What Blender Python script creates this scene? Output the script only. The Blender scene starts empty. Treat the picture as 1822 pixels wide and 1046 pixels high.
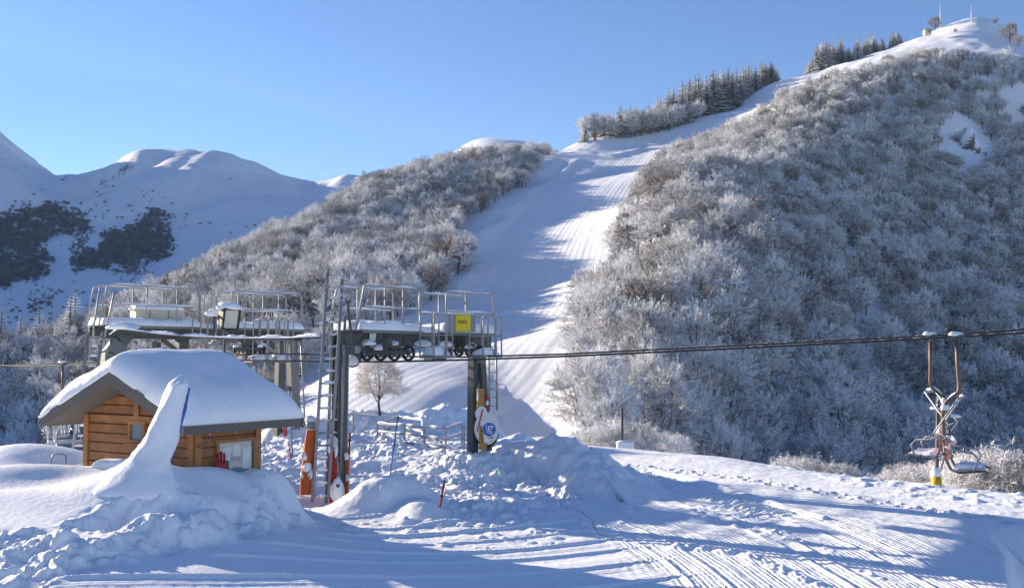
import bpy, math, random
import numpy as np
from mathutils import Vector, Matrix

random.seed(7); RNG = np.random.default_rng(11)
SC = bpy.context.scene
COL = SC.collection
R = math.radians

# ------------------------------------------------------------------ camera numbers
EZ, FPX, CX, CY, HV = 3.3, 1750.0, 911.0, 523.0, 640.0      # eye height, focal length and horizon row of the photo
PIT = math.atan((HV - CY) / FPX)
CP, SP = math.cos(PIT), math.sin(PIT)

def at(u, v, Y):
    """world point at depth Y seen at photo pixel (u, v)"""
    b = (CY - v) / FPX
    t = Y / (CP - b * SP)
    return Vector(((u - CX) / FPX * t, Y, EZ + (SP + b * CP) * t))

def proj(x, y, z):
    dz = z - EZ
    d = y * CP + dz * SP
    d = np.where(np.abs(d) < 1e-3, 1e-3, d)
    return CX + FPX * x / d, CY - FPX * (-y * SP + dz * CP) / d

# sun: low, behind the scene on the left
SUN_AZ = math.atan2(-0.84, 0.543)
SUN_EL = R(16.2)
SUN = Vector((math.sin(SUN_AZ) * math.cos(SUN_EL), math.cos(SUN_AZ) * math.cos(SUN_EL), math.sin(SUN_EL)))

# ------------------------------------------------------------------ numpy helpers
class TPS:
    def __init__(s, pts, lam=1e-4):
        P = np.array([(p[0], p[1]) for p in pts], float); z = np.array([p[2] for p in pts], float)
        s.sc = np.ptp(P, axis=0).max(); s.c = P.mean(0); s.P = (P - s.c) / s.sc
        n = len(P)
        K = s.k(s.P, s.P) + lam * np.eye(n)
        Q = np.hstack([np.ones((n, 1)), s.P])
        A = np.block([[K, Q], [Q.T, np.zeros((3, 3))]])
        w = np.linalg.solve(A, np.concatenate([z, np.zeros(3)]))
        s.w, s.a = w[:n], w[n:]
    @staticmethod
    def k(A, B):
        d2 = ((A[:, None, :] - B[None, :, :]) ** 2).sum(-1)
        return 0.5 * d2 * np.log(d2 + 1e-12)
    def __call__(s, x, y):
        sh = np.shape(x)
        q = (np.stack([np.ravel(x), np.ravel(y)], 1) - s.c) / s.sc
        out = np.empty(len(q))
        for i in range(0, len(q), 40000):
            j = q[i:i + 40000]
            out[i:i + 40000] = s.k(j, s.P) @ s.w + s.a[0] + j @ s.a[1:]
        return out.reshape(sh)

def hsh(ix, iy, seed=0):
    h = (ix.astype(np.int64) * 374761393 + iy.astype(np.int64) * 668265263 + seed * 1442695041) & 0xffffffff
    h = ((h ^ (h >> 13)) * 1274126177) & 0xffffffff
    h = h ^ (h >> 16)
    return (h & 0xffffff) / float(0x1000000)

def vnoise(x, y, seed=0):
    ix, iy = np.floor(x), np.floor(y)
    fx, fy = x - ix, y - iy
    fx = fx * fx * fx * (fx * (fx * 6 - 15) + 10); fy = fy * fy * fy * (fy * (fy * 6 - 15) + 10)
    a, b = hsh(ix, iy, seed), hsh(ix + 1, iy, seed)
    c, d = hsh(ix, iy + 1, seed), hsh(ix + 1, iy + 1, seed)
    return (a + (b - a) * fx) * (1 - fy) + (c + (d - c) * fx) * fy - 0.5

def fbm(x, y, oct=4, seed=0, gain=0.5):
    t, a, s = 0, 1, 0
    for o in range(oct):
        ca, sa = math.cos(o * 1.1), math.sin(o * 1.1)
        t = t + a * vnoise((x * ca - y * sa) * 2 ** o + 17.3 * o, (x * sa + y * ca) * 2 ** o - 9.1 * o, seed + o * 13)
        a *= gain
    return t

def clods(x, y, cell, seed=0, dens=0.7):
    """rounded lumps of broken snow: height field of scattered half-buried clods"""
    ix, iy = np.floor(x / cell), np.floor(y / cell)
    out = np.zeros_like(x)
    for dx in (-1, 0, 1):
        for dy in (-1, 0, 1):
            jx, jy = ix + dx, iy + dy
            cx = (jx + 0.15 + 0.7 * hsh(jx, jy, seed)) * cell
            cy = (jy + 0.15 + 0.7 * hsh(jx, jy, seed + 1)) * cell
            r = cell * (0.22 + 0.5 * hsh(jx, jy, seed + 2) ** 1.5)
            on = hsh(jx, jy, seed + 3) < dens
            an = hsh(jx, jy, seed + 4) * 3.14
            ux, uy = (x - cx) * np.cos(an) + (y - cy) * np.sin(an), -(x - cx) * np.sin(an) + (y - cy) * np.cos(an)
            d2 = ux ** 2 + (uy * 1.45) ** 2
            h = np.where(on, np.sqrt(np.maximum(r * r - d2, 0)), 0)
            cheb = np.maximum(np.abs(ux), np.abs(uy) * 1.35) / r
            blk = r * (np.clip((1 - cheb) * 5, 0, .75) + np.where(cheb < 1, .5 * (hsh(jx, jy, seed + 6) - .5) * ux / r + .5 * (hsh(jx, jy, seed + 7) - .4) * uy / r, 0))
            h = np.where(on & (hsh(jx, jy, seed + 5) > .35), np.maximum(blk, 0), h)
            out = np.maximum(out, h)
    return out

def sdf(u, v, poly):
    """signed distance to a polygon, positive inside"""
    p = np.array(poly, float); n = len(p)
    best = np.full(np.shape(u), 1e18); ins = np.zeros(np.shape(u), bool)
    for i in range(n):
        ax, ay = p[i]; bx, by = p[(i + 1) % n]
        ex, ey = bx - ax, by - ay
        t = np.clip(((u - ax) * ex + (v - ay) * ey) / (ex * ex + ey * ey + 1e-9), 0, 1)
        best = np.minimum(best, (u - ax - t * ex) ** 2 + (v - ay - t * ey) ** 2)
        c = ((ay > v) != (by > v)) & (u < ex * (v - ay) / (ey if abs(ey) > 1e-9 else 1e-9) + ax)
        ins ^= c
    return np.where(ins, 1, -1) * np.sqrt(best)

def sstep(a, b, x):
    t = np.clip((x - a) / (b - a), 0, 1)
    return t * t * (3 - 2 * t)

def pline(x, y, pts):
    """distance to a polyline, distance along it, and the side"""
    best = np.full(np.shape(x), 1e18); along = np.zeros(np.shape(x)); side = np.zeros(np.shape(x)); L = 0
    for (ax, ay), (bx, by) in zip(pts[:-1], pts[1:]):
        ex, ey = bx - ax, by - ay; l = math.hypot(ex, ey)
        t = np.clip(((x - ax) * ex + (y - ay) * ey) / (l * l), 0, 1)
        d = (x - ax - t * ex) ** 2 + (y - ay - t * ey) ** 2
        m = d < best
        best = np.where(m, d, best); along = np.where(m, L + t * l, along)
        side = np.where(m, (ex * (y - ay) - ey * (x - ax)) / l, side)
        L += l
    return np.sqrt(best), along, side

# ------------------------------------------------------------------ materials
def nodes(name):
    m = bpy.data.materials.new(name); m.use_nodes = True
    nt = m.node_tree; nt.nodes.clear()
    o = nt.nodes.new('ShaderNodeOutputMaterial'); b = nt.nodes.new('ShaderNodeBsdfPrincipled')
    nt.links.new(b.outputs[0], o.inputs[0])
    return m, nt, b

def N(nt, t, ins=None, **kw):
    n = nt.nodes.new('ShaderNode' + t)
    for k, v in kw.items(): setattr(n, k, v)
    for k, v in (ins or {}).items():
        if isinstance(v, bpy.types.NodeSocket): nt.links.new(v, n.inputs[k])
        else: n.inputs[k].default_value = v
    return n

def math_(nt, op, a, b=0.0, c=None, clamp=False):
    n = nt.nodes.new('ShaderNodeMath'); n.operation = op; n.use_clamp = clamp
    for i, x in enumerate((a, b) if c is None else (a, b, c)):
        if isinstance(x, bpy.types.NodeSocket): nt.links.new(x, n.inputs[i])
        else: n.inputs[i].default_value = x
    return n.outputs[0]

def mixc(nt, f, a, b):
    n = nt.nodes.new('ShaderNodeMix'); n.data_type = 'RGBA'
    for k, x in ((0, f), (6, a), (7, b)):
        if isinstance(x, bpy.types.NodeSocket): nt.links.new(x, n.inputs[k])
        else: n.inputs[k].default_value = x if k == 0 else (*x, 1) if len(x) == 3 else x
    return n.outputs[2]

def noise(nt, vec, scale, detail=3, rough=0.5):
    n = N(nt, 'TexNoise', {'Scale': scale, 'Detail': detail, 'Roughness': rough})
    nt.links.new(vec, n.inputs['Vector'])
    return n.outputs[0]

SNOW = (0.82, 0.84, 0.872)

def snow_mat(name, grain=0.006, groom=False, col=SNOW, l1=.085, l2=.31, amp=1.0):
    m, nt, b = nodes(name)
    geo = N(nt, 'NewGeometry'); pos = geo.outputs['Position']
    n1 = noise(nt, pos, 9.0, 5, 0.6); n2 = noise(nt, pos, 55.0, 3, 0.6)
    h = math_(nt, 'ADD', math_(nt, 'MULTIPLY', n1, grain * 3.2), math_(nt, 'MULTIPLY', n2, grain * 0.9))
    if groom:
        at_ = N(nt, 'Attribute', attribute_name='groom').outputs['Fac']
        mk = N(nt, 'Attribute', attribute_name='gmask').outputs['Fac']
        brk = math_(nt, 'ADD', math_(nt, 'MULTIPLY', noise(nt, pos, 2.2, 3), 1.6), -0.25, clamp=True)
        w = math_(nt, 'SINE', math_(nt, 'MULTIPLY', at_, 2 * math.pi / l1))
        w2 = math_(nt, 'SINE', math_(nt, 'MULTIPLY', at_, 2 * math.pi / l2))
        ww = math_(nt, 'ADD', math_(nt, 'MULTIPLY', w, 0.0075 * amp), math_(nt, 'MULTIPLY', w2, 0.0055 * amp))
        h = math_(nt, 'ADD', h, math_(nt, 'MULTIPLY', math_(nt, 'MULTIPLY', ww, mk), brk))
    bp = N(nt, 'Bump', {'Strength': 1.0, 'Distance': 1.0, 'Height': h})
    nt.links.new(bp.outputs[0], b.inputs['Normal'])
    nt.links.new(mixc(nt, noise(nt, pos, 0.6, 4), tuple(c * 0.97 for c in col), col), b.inputs['Base Color'])
    b.inputs['Roughness'].default_value = 0.62; b.inputs['Specular IOR Level'].default_value = 0.25
    return m

def mountain_mat():
    m = snow_mat('mountain_snow', 0.12); nt = m.node_tree; b = next(n for n in nt.nodes if n.type == 'BSDF_PRINCIPLED')
    geo = N(nt, 'NewGeometry'); pos = geo.outputs['Position']; z = N(nt, 'SeparateXYZ'); nt.links.new(geo.outputs['Normal'], z.inputs[0])
    k = math_(nt, 'ADD', noise(nt, pos, .035, 6, .68), math_(nt, 'MULTIPLY', math_(nt, 'SUBTRACT', .86, z.outputs[2]), .55))
    k = math_(nt, 'MULTIPLY', math_(nt, 'ADD', k, -.665), 12, clamp=True)
    old = b.inputs['Base Color'].links[0].from_socket
    nt.links.new(mixc(nt, k, old, (.24, .23, .23)), b.inputs['Base Color'])
    return m

def solid(name, col, rough=0.6, metal=0.0, var=0.25, scale=6.0, snow=None, bump=0.0, spec=0.4):
    """coloured surface with wear, and (snow) a dusting of snow on the faces that look up"""
    m, nt, b = nodes(name)
    geo = N(nt, 'NewGeometry'); pos = geo.outputs['Position']
    nz = noise(nt, pos, scale, 5, 0.6)
    c = mixc(nt, nz, tuple(x * (1 - var) for x in col), tuple(min(1, x * (1 + var)) for x in col))
    r = rough
    if snow is not None:
        z = N(nt, 'SeparateXYZ'); nt.links.new(geo.outputs['Normal'], z.inputs[0])
        k = math_(nt, 'ADD', z.outputs[2], math_(nt, 'MULTIPLY', math_(nt, 'ADD', noise(nt, pos, 14.0, 4, 0.6), -0.5), 1.5))
        k = math_(nt, 'MULTIPLY', math_(nt, 'ADD', k, -snow), 9.0, clamp=True)
        c = mixc(nt, k, c, SNOW)
        mt = math_(nt, 'MULTIPLY', math_(nt, 'SUBTRACT', 1.0, k), metal)
        nt.links.new(mt, b.inputs['Metallic'])
    else:
        b.inputs['Metallic'].default_value = metal
    nt.links.new(c, b.inputs['Base Color'])
    b.inputs['Roughness'].default_value = r; b.inputs['Specular IOR Level'].default_value = spec
    if bump:
        bp = N(nt, 'Bump', {'Strength': 0.6, 'Distance': bump, 'Height': nz}); nt.links.new(bp.outputs[0], b.inputs['Normal'])
    return m

def frost_tree_mat(name, bark, frost, bias=0.0, up=0.5):
    m, nt, b = nodes(name)
    geo = N(nt, 'NewGeometry'); tc = N(nt, 'TexCoord'); oi = N(nt, 'ObjectInfo')
    z = N(nt, 'SeparateXYZ'); nt.links.new(geo.outputs['Normal'], z.inputs[0])
    n1 = noise(nt, tc.outputs['Object'], 0.9, 3, 0.55); n2 = noise(nt, tc.outputs['Object'], 6.0, 2)
    k = math_(nt, 'ADD', math_(nt, 'MULTIPLY', z.outputs[2], up), math_(nt, 'MULTIPLY', math_(nt, 'ADD', n1, -0.5), 1.9))
    k = math_(nt, 'ADD', k, math_(nt, 'MULTIPLY', math_(nt, 'ADD', n2, -0.5), 1.8))
    k = math_(nt, 'ADD', k, math_(nt, 'MULTIPLY', math_(nt, 'ADD', oi.outputs['Random'], -0.5), 0.55))
    k = math_(nt, 'ADD', math_(nt, 'MULTIPLY', k, 1.1), 0.5 + bias, clamp=True)
    nt.links.new(mixc(nt, k, bark, frost), b.inputs['Base Color'])
    b.inputs['Roughness'].default_value = 0.9; b.inputs['Specular IOR Level'].default_value = 0.1
    return m

# ------------------------------------------------------------------ mesh building
class MB:
    def __init__(s): s.v, s.f = [], []
    def add(s, vs, fs):
        k = len(s.v); s.v.extend([tuple(x) for x in vs]); s.f.extend([tuple(i + k for i in f) for f in fs]); return s
    def box(s, c, size, M=None):
        M = M or Matrix.Identity(3); c = Vector(c); h = Vector(size) / 2
        vs = [c + M @ Vector((x * h.x, y * h.y, z * h.z)) for x in (-1, 1) for y in (-1, 1) for z in (-1, 1)]
        return s.add(vs, [(0, 1, 3, 2), (4, 6, 7, 5), (0, 4, 5, 1), (2, 3, 7, 6), (0, 2, 6, 4), (1, 5, 7, 3)])
    def beam(s, a, b, w, h, up=(0, 0, 1), w2=None, h2=None):
        """bar from a to b, w wide across and h deep along up"""
        a, b = Vector(a), Vector(b); d = (b - a).normalized(); up = Vector(up)
        x = d.cross(up)
        if x.length < 1e-4: x = d.cross(Vector((0, 1, 0)))
        x.normalize(); y = x.cross(d)
        w2 = w if w2 is None else w2; h2 = h if h2 is None else h2
        vs = [p + x * (i * ww / 2) + y * (j * hh / 2) for p, ww, hh in ((a, w, h), (b, w2, h2)) for i, j in ((-1, -1), (1, -1), (1, 1), (-1, 1))]
        return s.add(vs, [(3, 2, 1, 0), (4, 5, 6, 7)] + [(i, (i + 1) % 4, 4 + (i + 1) % 4, 4 + i) for i in range(4)])
    def tube(s, pts, r, n=8, cap=True, sq=None):
        pts = [Vector(p) for p in pts]; m = len(pts)
        rs = r if hasattr(r, '__len__') else [r] * m
        t0 = (pts[1] - pts[0]).normalized()
        x = t0.cross(Vector((0, 0, 1)))
        if x.length < 1e-3: x = t0.cross(Vector((0, 1, 0)))
        x.normalize(); vs = []
        for i, p in enumerate(pts):
            t = (pts[min(i + 1, m - 1)] - pts[max(i - 1, 0)]).normalized()
            x = (x - t * x.dot(t)).normalized(); y = t.cross(x)
            for k in range(n):
                a = 2 * math.pi * k / n
                vs.append(p + (x * math.cos(a) + y * math.sin(a) * (sq or 1)) * rs[i])
        fs = [(i * n + k, i * n + (k + 1) % n, (i + 1) * n + (k + 1) % n, (i + 1) * n + k) for i in range(m - 1) for k in range(n)]
        if cap: fs += [tuple(range(n - 1, -1, -1)), tuple((m - 1) * n + k for k in range(n))]
        return s.add(vs, fs)
    def prism(s, poly, o, ex, ey, ez, th):
        """polygon in the plane (o, ex, ey) given thickness th along ez"""
        o, ex, ey, ez = Vector(o), Vector(ex), Vector(ey), Vector(ez); n = len(poly)
        vs = [o + ex * a + ey * b + ez * c for c in (0, th) for a, b in poly]
        return s.add(vs, [tuple(range(n - 1, -1, -1)), tuple(range(n, 2 * n))] + [(i, (i + 1) % n, n + (i + 1) % n, n + i) for i in range(n)])
    def disc(s, c, axis, r, th, n=24, rin=0.0):
        c, a = Vector(c), Vector(axis).normalized()
        x = a.cross(Vector((0, 0, 1)))
        if x.length < 1e-3: x = Vector((1, 0, 0))
        x.normalize(); y = a.cross(x); vs = []
        for o in (-th / 2, th / 2):
            for q in ((r, rin) if rin else (r,)):
                vs += [c + a * o + (x * math.cos(2 * math.pi * k / n) + y * math.sin(2 * math.pi * k / n)) * q for k in range(n)]
        if not rin:
            return s.add(vs, [tuple(range(n - 1, -1, -1)), tuple(range(n, 2 * n))] + [(k, (k + 1) % n, n + (k + 1) % n, n + k) for k in range(n)])
        fs = []
        for k in range(n):
            j = (k + 1) % n
            fs += [(k, j, 2 * n + j, 2 * n + k), (n + j, n + k, 3 * n + k, 3 * n + j), (j, k, n + k, n + j), (2 * n + k, 2 * n + j, 3 * n + j, 3 * n + k)]
        return s.add(vs, fs)
    def lump(s, c, rad, n=14, m=9, amp=0.12, seed=0, flat=0.35):
        """a soft lump of snow, flattened underneath"""
        c = Vector(c); vs = []; rr = random.Random(seed); ph = [rr.uniform(0, 6.28) for _ in range(6)]
        for i in range(m + 1):
            th = math.pi * i / m
            for k in range(n):
                a = 2 * math.pi * k / n
                q = 1 + amp * (math.sin(2 * a + ph[0]) * math.sin(th) + 0.6 * math.sin(3 * a + ph[1] + 2 * th) + 0.5 * math.sin(5 * a + 3 * th + ph[2]) * math.sin(th))
                z = math.cos(th) * q
                if z < 0: z *= flat
                vs.append(c + Vector((math.sin(th) * math.cos(a) * q * rad[0], math.sin(th) * math.sin(a) * q * rad[1], z * rad[2])))
        return s.add(vs, [(i * n + k, (i + 1) * n + k, (i + 1) * n + (k + 1) % n, i * n + (k + 1) % n) for i in range(m) for k in range(n)])
    def slab(s, o, ax, ay, lx, ly, th, res=0.06, seed=0, edge=0.12, amp=0.25, profile=None, drop=0.0):
        """a bed of snow lying on the rectangle o + ax*[0,lx] + ay*[0,ly]; rounded rim, uneven top"""
        o, ax, ay = Vector(o), Vector(ax), Vector(ay); up = Vector((0, 0, 1))
        nx, ny = max(4, int(lx / res)), max(4, int(ly / res)); vs = []
        X, Y = np.meshgrid(np.linspace(0, lx, nx + 1), np.linspace(0, ly, ny + 1), indexing='ij')
        d = np.minimum(np.minimum(X, lx - X), np.minimum(Y, ly - Y)) / edge
        prof = np.sqrt(np.clip(1 - (1 - np.clip(d, 0, 1)) ** 2, 0, 1))
        base = profile(X, Y) if profile else 0 * X
        T = th * (1 + amp * 2 * fbm(X * 2.1 + seed * 7.7, Y * 2.1 + seed, 3, seed)) * prof
        if callable(drop): base = base - drop(X, Y)
        bul = 1 + 0.0 * X
        for i in range(nx + 1):
            for j in range(ny + 1):
                vs.append(o + ax * X[i, j] + ay * Y[i, j] + up * (base[i, j] + T[i, j]))
        k = len(vs)
        for i in range(nx + 1):
            for j in range(ny + 1):
                vs.append(o + ax * X[i, j] + ay * Y[i, j] + up * (base[i, j] - 0.002))
        q = lambda i, j: i * (ny + 1) + j
        fs = [(q(i, j), q(i + 1, j), q(i + 1, j + 1), q(i, j + 1)) for i in range(nx) for j in range(ny)]
        fs += [(k + q(i, j + 1), k + q(i + 1, j + 1), k + q(i + 1, j), k + q(i, j)) for i in range(nx) for j in range(ny)]
        for i in range(nx): fs += [(k + q(i, 0), k + q(i + 1, 0), q(i + 1, 0), q(i, 0)), (q(i, ny), q(i + 1, ny), k + q(i + 1, ny), k + q(i, ny))]
        for j in range(ny): fs += [(q(0, j), q(0, j + 1), k + q(0, j + 1), k + q(0, j)), (k + q(nx, j), k + q(nx, j + 1), q(nx, j + 1), q(nx, j))]
        return s.add(vs, fs)
    def ridge(s, pts, w, h, seed=0, n=7, under=0.0):
        """a strip of snow lying along a bar: half-round section, uneven"""
        P = []
        pts = [Vector(p) for p in pts]
        for a, b in zip(pts[:-1], pts[1:]):
            m = max(1, int((b - a).length / 0.07))
            P += [a.lerp(b, i / m) for i in range(m)]
        P.append(pts[-1]); rr = random.Random(seed); vs = []; m = len(P)
        for i, p in enumerate(P):
            t = (P[min(i + 1, m - 1)] - P[max(i - 1, 0)]).normalized()
            x = t.cross(Vector((0, 0, 1)))
            x = x.normalized() if x.length > 1e-3 else Vector((1, 0, 0))
            e = min(1.0, (0.25 + i / 2.0), (0.25 + (m - 1 - i) / 2.0))
            hh = h * e * (0.75 + 0.35 * math.sin(i * 0.37 + seed) + rr.uniform(-0.18, 0.18)); ww = w * (0.85 + rr.uniform(-0.1, 0.15)) * (0.6 + 0.4 * e)
            for k in range(n):
                a = math.pi * k / (n - 1)
                vs.append(p + x * (math.cos(a) * ww / 2) + Vector((0, 0, math.sin(a) * hh - under)))
        fs = [(i * n + k, i * n + k + 1, (i + 1) * n + k + 1, (i + 1) * n + k) for i in range(m - 1) for k in range(n - 1)]
        fs += [((i + 1) * n, (i + 1) * n + n - 1, i * n + n - 1, i * n) for i in range(m - 1)]
        fs += [tuple(range(n - 1, -1, -1)), tuple((m - 1) * n + k for k in range(n))]
        return s.add(vs, fs)
    def build(s, name, mat, parent=None, smooth=False, origin=None):
        o = origin if origin is not None else (parent_origin(parent) if parent is not None else Vector((0, 0, 0)))
        me = bpy.data.meshes.new(name)
        me.from_pydata([(x[0] - o[0], x[1] - o[1], x[2] - o[2]) for x in s.v], [], s.f); me.update()
        me.materials.append(mat)
        if smooth: me.polygons.foreach_set('use_smooth', [True] * len(me.polygons))
        ob = bpy.data.objects.new(name, me); COL.objects.link(ob)
        if parent is not None: ob.parent = parent
        else: ob.location = o
        return ob

ORI = {}
def parent_origin(p):
    o = Vector((0, 0, 0))
    while p is not None:
        o = o + p.location; p = p.parent
    return o

def tag(o, label=None, cat=None, group=None, kind=None):
    if label: o['label'] = label
    if cat: o['category'] = cat
    if group: o['group'] = group
    if kind: o['kind'] = kind
    return o

def empty(name, loc, label, cat, group=None):
    o = bpy.data.objects.new(name, None); COL.objects.link(o); o.location = loc; o.empty_display_size = 0.3
    return tag(o, label, cat, group)

def mesh_np(name, V, Fq, mat, smooth=True):
    me = bpy.data.meshes.new(name); V = np.asarray(V, np.float32); Fq = np.asarray(Fq, np.int32); k = Fq.shape[1]
    me.vertices.add(len(V)); me.vertices.foreach_set('co', V.ravel())
    me.loops.add(Fq.size); me.loops.foreach_set('vertex_index', Fq.ravel())
    me.polygons.add(len(Fq)); me.polygons.foreach_set('loop_start', np.arange(0, Fq.size, k, dtype=np.int32))
    me.update(calc_edges=True); me.validate()
    if smooth: me.polygons.foreach_set('use_smooth', np.ones(len(me.polygons), bool))
    me.materials.append(mat)
    return me

def grid_faces(nx, ny):
    i, j = np.meshgrid(np.arange(nx - 1), np.arange(ny - 1), indexing='ij')
    q = (i * ny + j).ravel()
    return np.stack([q, q + ny, q + ny + 1, q + 1], 1)

def link_mesh(name, me, parent=None, loc=(0, 0, 0)):
    o = bpy.data.objects.new(name, me); COL.objects.link(o); o.location = loc
    if parent is not None: o.parent = parent
    return o

M = {
    'snow': snow_mat('settled_snow', 0.004),
    'ground': snow_mat('trodden_snow', 0.005, True),
    'mountain': None,
    'hill': snow_mat('slope_snow', 0.03, True, SNOW, 1.53, 4.6, 5.5),
    'steel': solid('galvanised_steel', (0.27, 0.28, 0.29), 0.5, 0.35, 0.2, 9, snow=0.72),
    'dark': solid('dark_green_grey_paint', (0.075, 0.08, 0.078), 0.55, 0.0, 0.3, 5, snow=0.8),
    'grey': solid('grey_paint', (0.16, 0.17, 0.165), 0.55, 0.1, 0.2, 5, snow=0.85),
    'black': solid('black_rubber', (0.02, 0.02, 0.022), 0.6, 0, 0.3, 9, snow=0.9),
    'cable': solid('wire_rope', (0.022, 0.024, 0.028), 0.6, 0.0, 0.3, 20, snow=0.97),
    'brown': solid('brown_weathered_tube', (0.115, 0.085, 0.065), 0.5, 0.2, 0.35, 12, snow=0.7),
    'orange': solid('orange_pad', (0.50, 0.105, 0.02), 0.6, 0, 0.2, 7, snow=0.75),
    'tan': solid('tan_pad', (0.40, 0.205, 0.055), 0.7, 0, 0.2, 7, snow=0.8),
    'red': solid('red_paint', (0.42, 0.025, 0.025), 0.5, 0, 0.25, 9, snow=0.85),
    'blue': solid('blue_paint', (0.05, 0.16, 0.45), 0.5, 0, 0.2, 9, snow=0.85),
    'signblue': solid('sign_blue', (0.025, 0.12, 0.46), 0.45, 0, 0.08, 9),
    'white': solid('white_enamel', (0.72, 0.73, 0.74), 0.45, 0, 0.06, 4),
    'yellow': solid('yellow_enamel', (0.72, 0.56, 0.02), 0.5, 0, 0.08, 8),
    'ochre': solid('yellow_foot', (0.55, 0.33, 0.02), 0.6, 0, 0.2, 8, snow=0.8),
    'ink': solid('black_ink', (0.03, 0.03, 0.03), 0.5, 0, 0.05, 8),
    'panel': solid('panel_grey', (0.24, 0.25, 0.28), 0.5, 0, 0.1, 8, snow=0.8),
    'cream': solid('cream_cabinet', (0.52, 0.49, 0.38), 0.6, 0, 0.1, 3, snow=0.85),
    'pink': solid('salmon_pad', (0.55, 0.20, 0.12), 0.6, 0, 0.2, 9, snow=0.75),
    'rock': solid('bare_rock', (0.10, 0.095, 0.10), 0.9, 0, 0.5, 0.6, snow=0.05),
    'trim': solid('dark_roof_timber', (0.135, 0.122, 0.108), 0.85, 0, 0.35, 18, bump=0.004),
}
M['mountain'] = mountain_mat()
# ================================================================== TERRAIN
def rel(u, v, Y):
    p = at(u, v, Y); return (p.x, p.y, p.z)

# ---- the hillside: piste, both wooded flanks, summit
HP = [rel(*q) for q in [
    # piste, top to bottom
    (1390,150,460),(1300,197,430),(1200,240,400),(1130,262,392),(1150,300,330),(1020,272,385),(1080,335,293),(970,330,318),(1130,360,274),
    (1040,420,241),(930,420,256),(850,425,257),(1090,470,204),(980,500,206),(880,520,199),(790,545,184),(1020,560,160),(930,600,146),(800,620,138),
    (700,640,128),(600,655,120),(960,660,113),(850,690,104),(900,700,108),(700,700,102),(560,715,104),(940,730,104),(820,745,97),(1000,785,95),(900,785,88),(700,765,86),
    # left wooded flank: crest ground, then face
    (200,580,224),(280,548,230),(370,492,250),(450,448,270),(600,376,320),(700,335,340),(820,300,372),(920,283,388),(985,276,392),
    (920,330,330),(840,372,292),(760,400,285),(650,430,265),(520,480,232),(760,470,222),(640,520,190),(820,480,215),(500,560,172),(380,600,160),(640,585,156),
    (480,655,150),(300,680,165),(150,680,185),(0,665,195),(350,740,140),(150,770,140),(0,800,150),(-200,560,195),(-300,500,205),(-480,400,220),(-700,340,245),(-200,830,140),(100,628,206),(0,640,212),(480,740,120),  # unseen rise at far left, added to shade the wood behind the hut
    # right wooded hill
    (1050,800,76),(1100,650,98),(1120,560,128),(1200,815,92),(1200,600,110),(1200,500,148),(1200,400,195),(1200,320,250),(1280,280,300),(1340,245,335),
    (1400,848,100),(1400,600,148),(1400,450,200),(1400,330,258),(1420,240,310),(1440,190,340),(1480,152,400),
    (1600,870,105),(1600,780,135),(1600,600,172),(1600,450,232),(1600,320,282),(1600,220,330),(1600,150,345),
    (1822,900,105),(1822,790,140),(1822,600,190),(1822,450,250),(1822,320,300),(1822,220,345),(1822,150,350),
    (2200,900,110),(2200,600,200),(2200,400,270),(2200,230,335),(2200,150,370),(2500,500,210),(2500,800,60),
    # summit snow
    (1440,138,455),(1510,112,450),(1580,92,440),(1640,72,438),(1690,45,442),(1745,32,446),(1790,52,436),(1822,72,430),(1700,95,405),(1780,105,385),(1950,110,420),
]]
def back(u, v, Y, dy, dz):
    p = at(u, v, Y); return (p.x * (Y + dy) / Y, Y + dy, p.z - dz)
HP += [back(*q) for q in [
    (200,580,224,60,26),(280,548,230,70,34),(450,448,270,80,44),(600,376,320,80,46),(700,335,340,80,48),(820,300,372,80,44),(950,283,388,80,40),
    (1080,250,410,70,30),(1200,225,420,70,30),(1300,197,430,80,34),(1390,150,460,80,34),(1510,112,450,90,40),(1640,72,438,100,50),(1745,32,446,110,60),(1900,90,430,110,50),
    (-200,560,195,60,25),(2200,150,340,120,20)]]
HP += [(1030 * 0 + x, y, z) for x, y, z in [(-30,40,-4.5),(-10,46,-4.2),(6,48,-4.6),(16,42,-5.5),(26,40,-9.5),(42,34,-11),(50,70,-13.5),(25,70,-9.5),(14,60,-7.5),(-30,20,-3.0),(-60,30,-6),(80,20,-9),
     (-20,5,-0.9),(0,-5,-0.9),(20,0,-1.2),(-60,-40,-1),(60,-40,-1),(0,-60,-1),(-130,40,-12),(140,30,-4),(-30,60,-9),(-60,70,-13),(-45,100,-13),(-100,80,-15)]]
# ridge ground behind the upper conifers
HP += [rel(*q) for q in [(1035,248,405),(1110,240,408),(1180,226,415),(1260,200,430),(1330,170,445)]]
hill_tps = TPS(HP, 2e-5)
GX0, GX1, GY0, GY1, GS = -420.0, 420.0, -80.0, 600.0, 1.6
gx = np.arange(GX0, GX1 + .1, GS); gy = np.arange(GY0, GY1 + .1, GS)
HXg, HYg = np.meshgrid(gx, gy, indexing='ij')
HZg = hill_tps(HXg, HYg)
def piste_c(y): return np.interp(y, [60, 80, 100, 117, 155, 178, 200, 240, 283, 310, 375, 430, 470], [-40, -28, -19, -12, -1, 5, 10, 17, 27, 37, 53, 85, 120])
_sl = sstep(45, 75, HYg)
PISTE_POLY = [(1400,140),(1330,195),(1230,250),(1190,270),(1140,340),(1120,400),(1100,450),(1095,490),(1040,560),(1000,620),(985,680),(1020,790),(560,790),(520,690),(600,640),(700,590),(780,540),(850,480),(860,430),(980,300),(1000,262),(1080,240),(1250,215)]
_pu, _pv = proj(HXg, HYg, HZg)
PM = sstep(-10, 14, sdf(_pu, _pv, PISTE_POLY)) * _sl * (HYg < 480)
HZg += _sl * (1 - PM) * (1.6 * fbm(HXg / 22, HYg / 22, 4, 3) + 0.5 * fbm(HXg / 5, HYg / 5, 3, 4))
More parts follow.
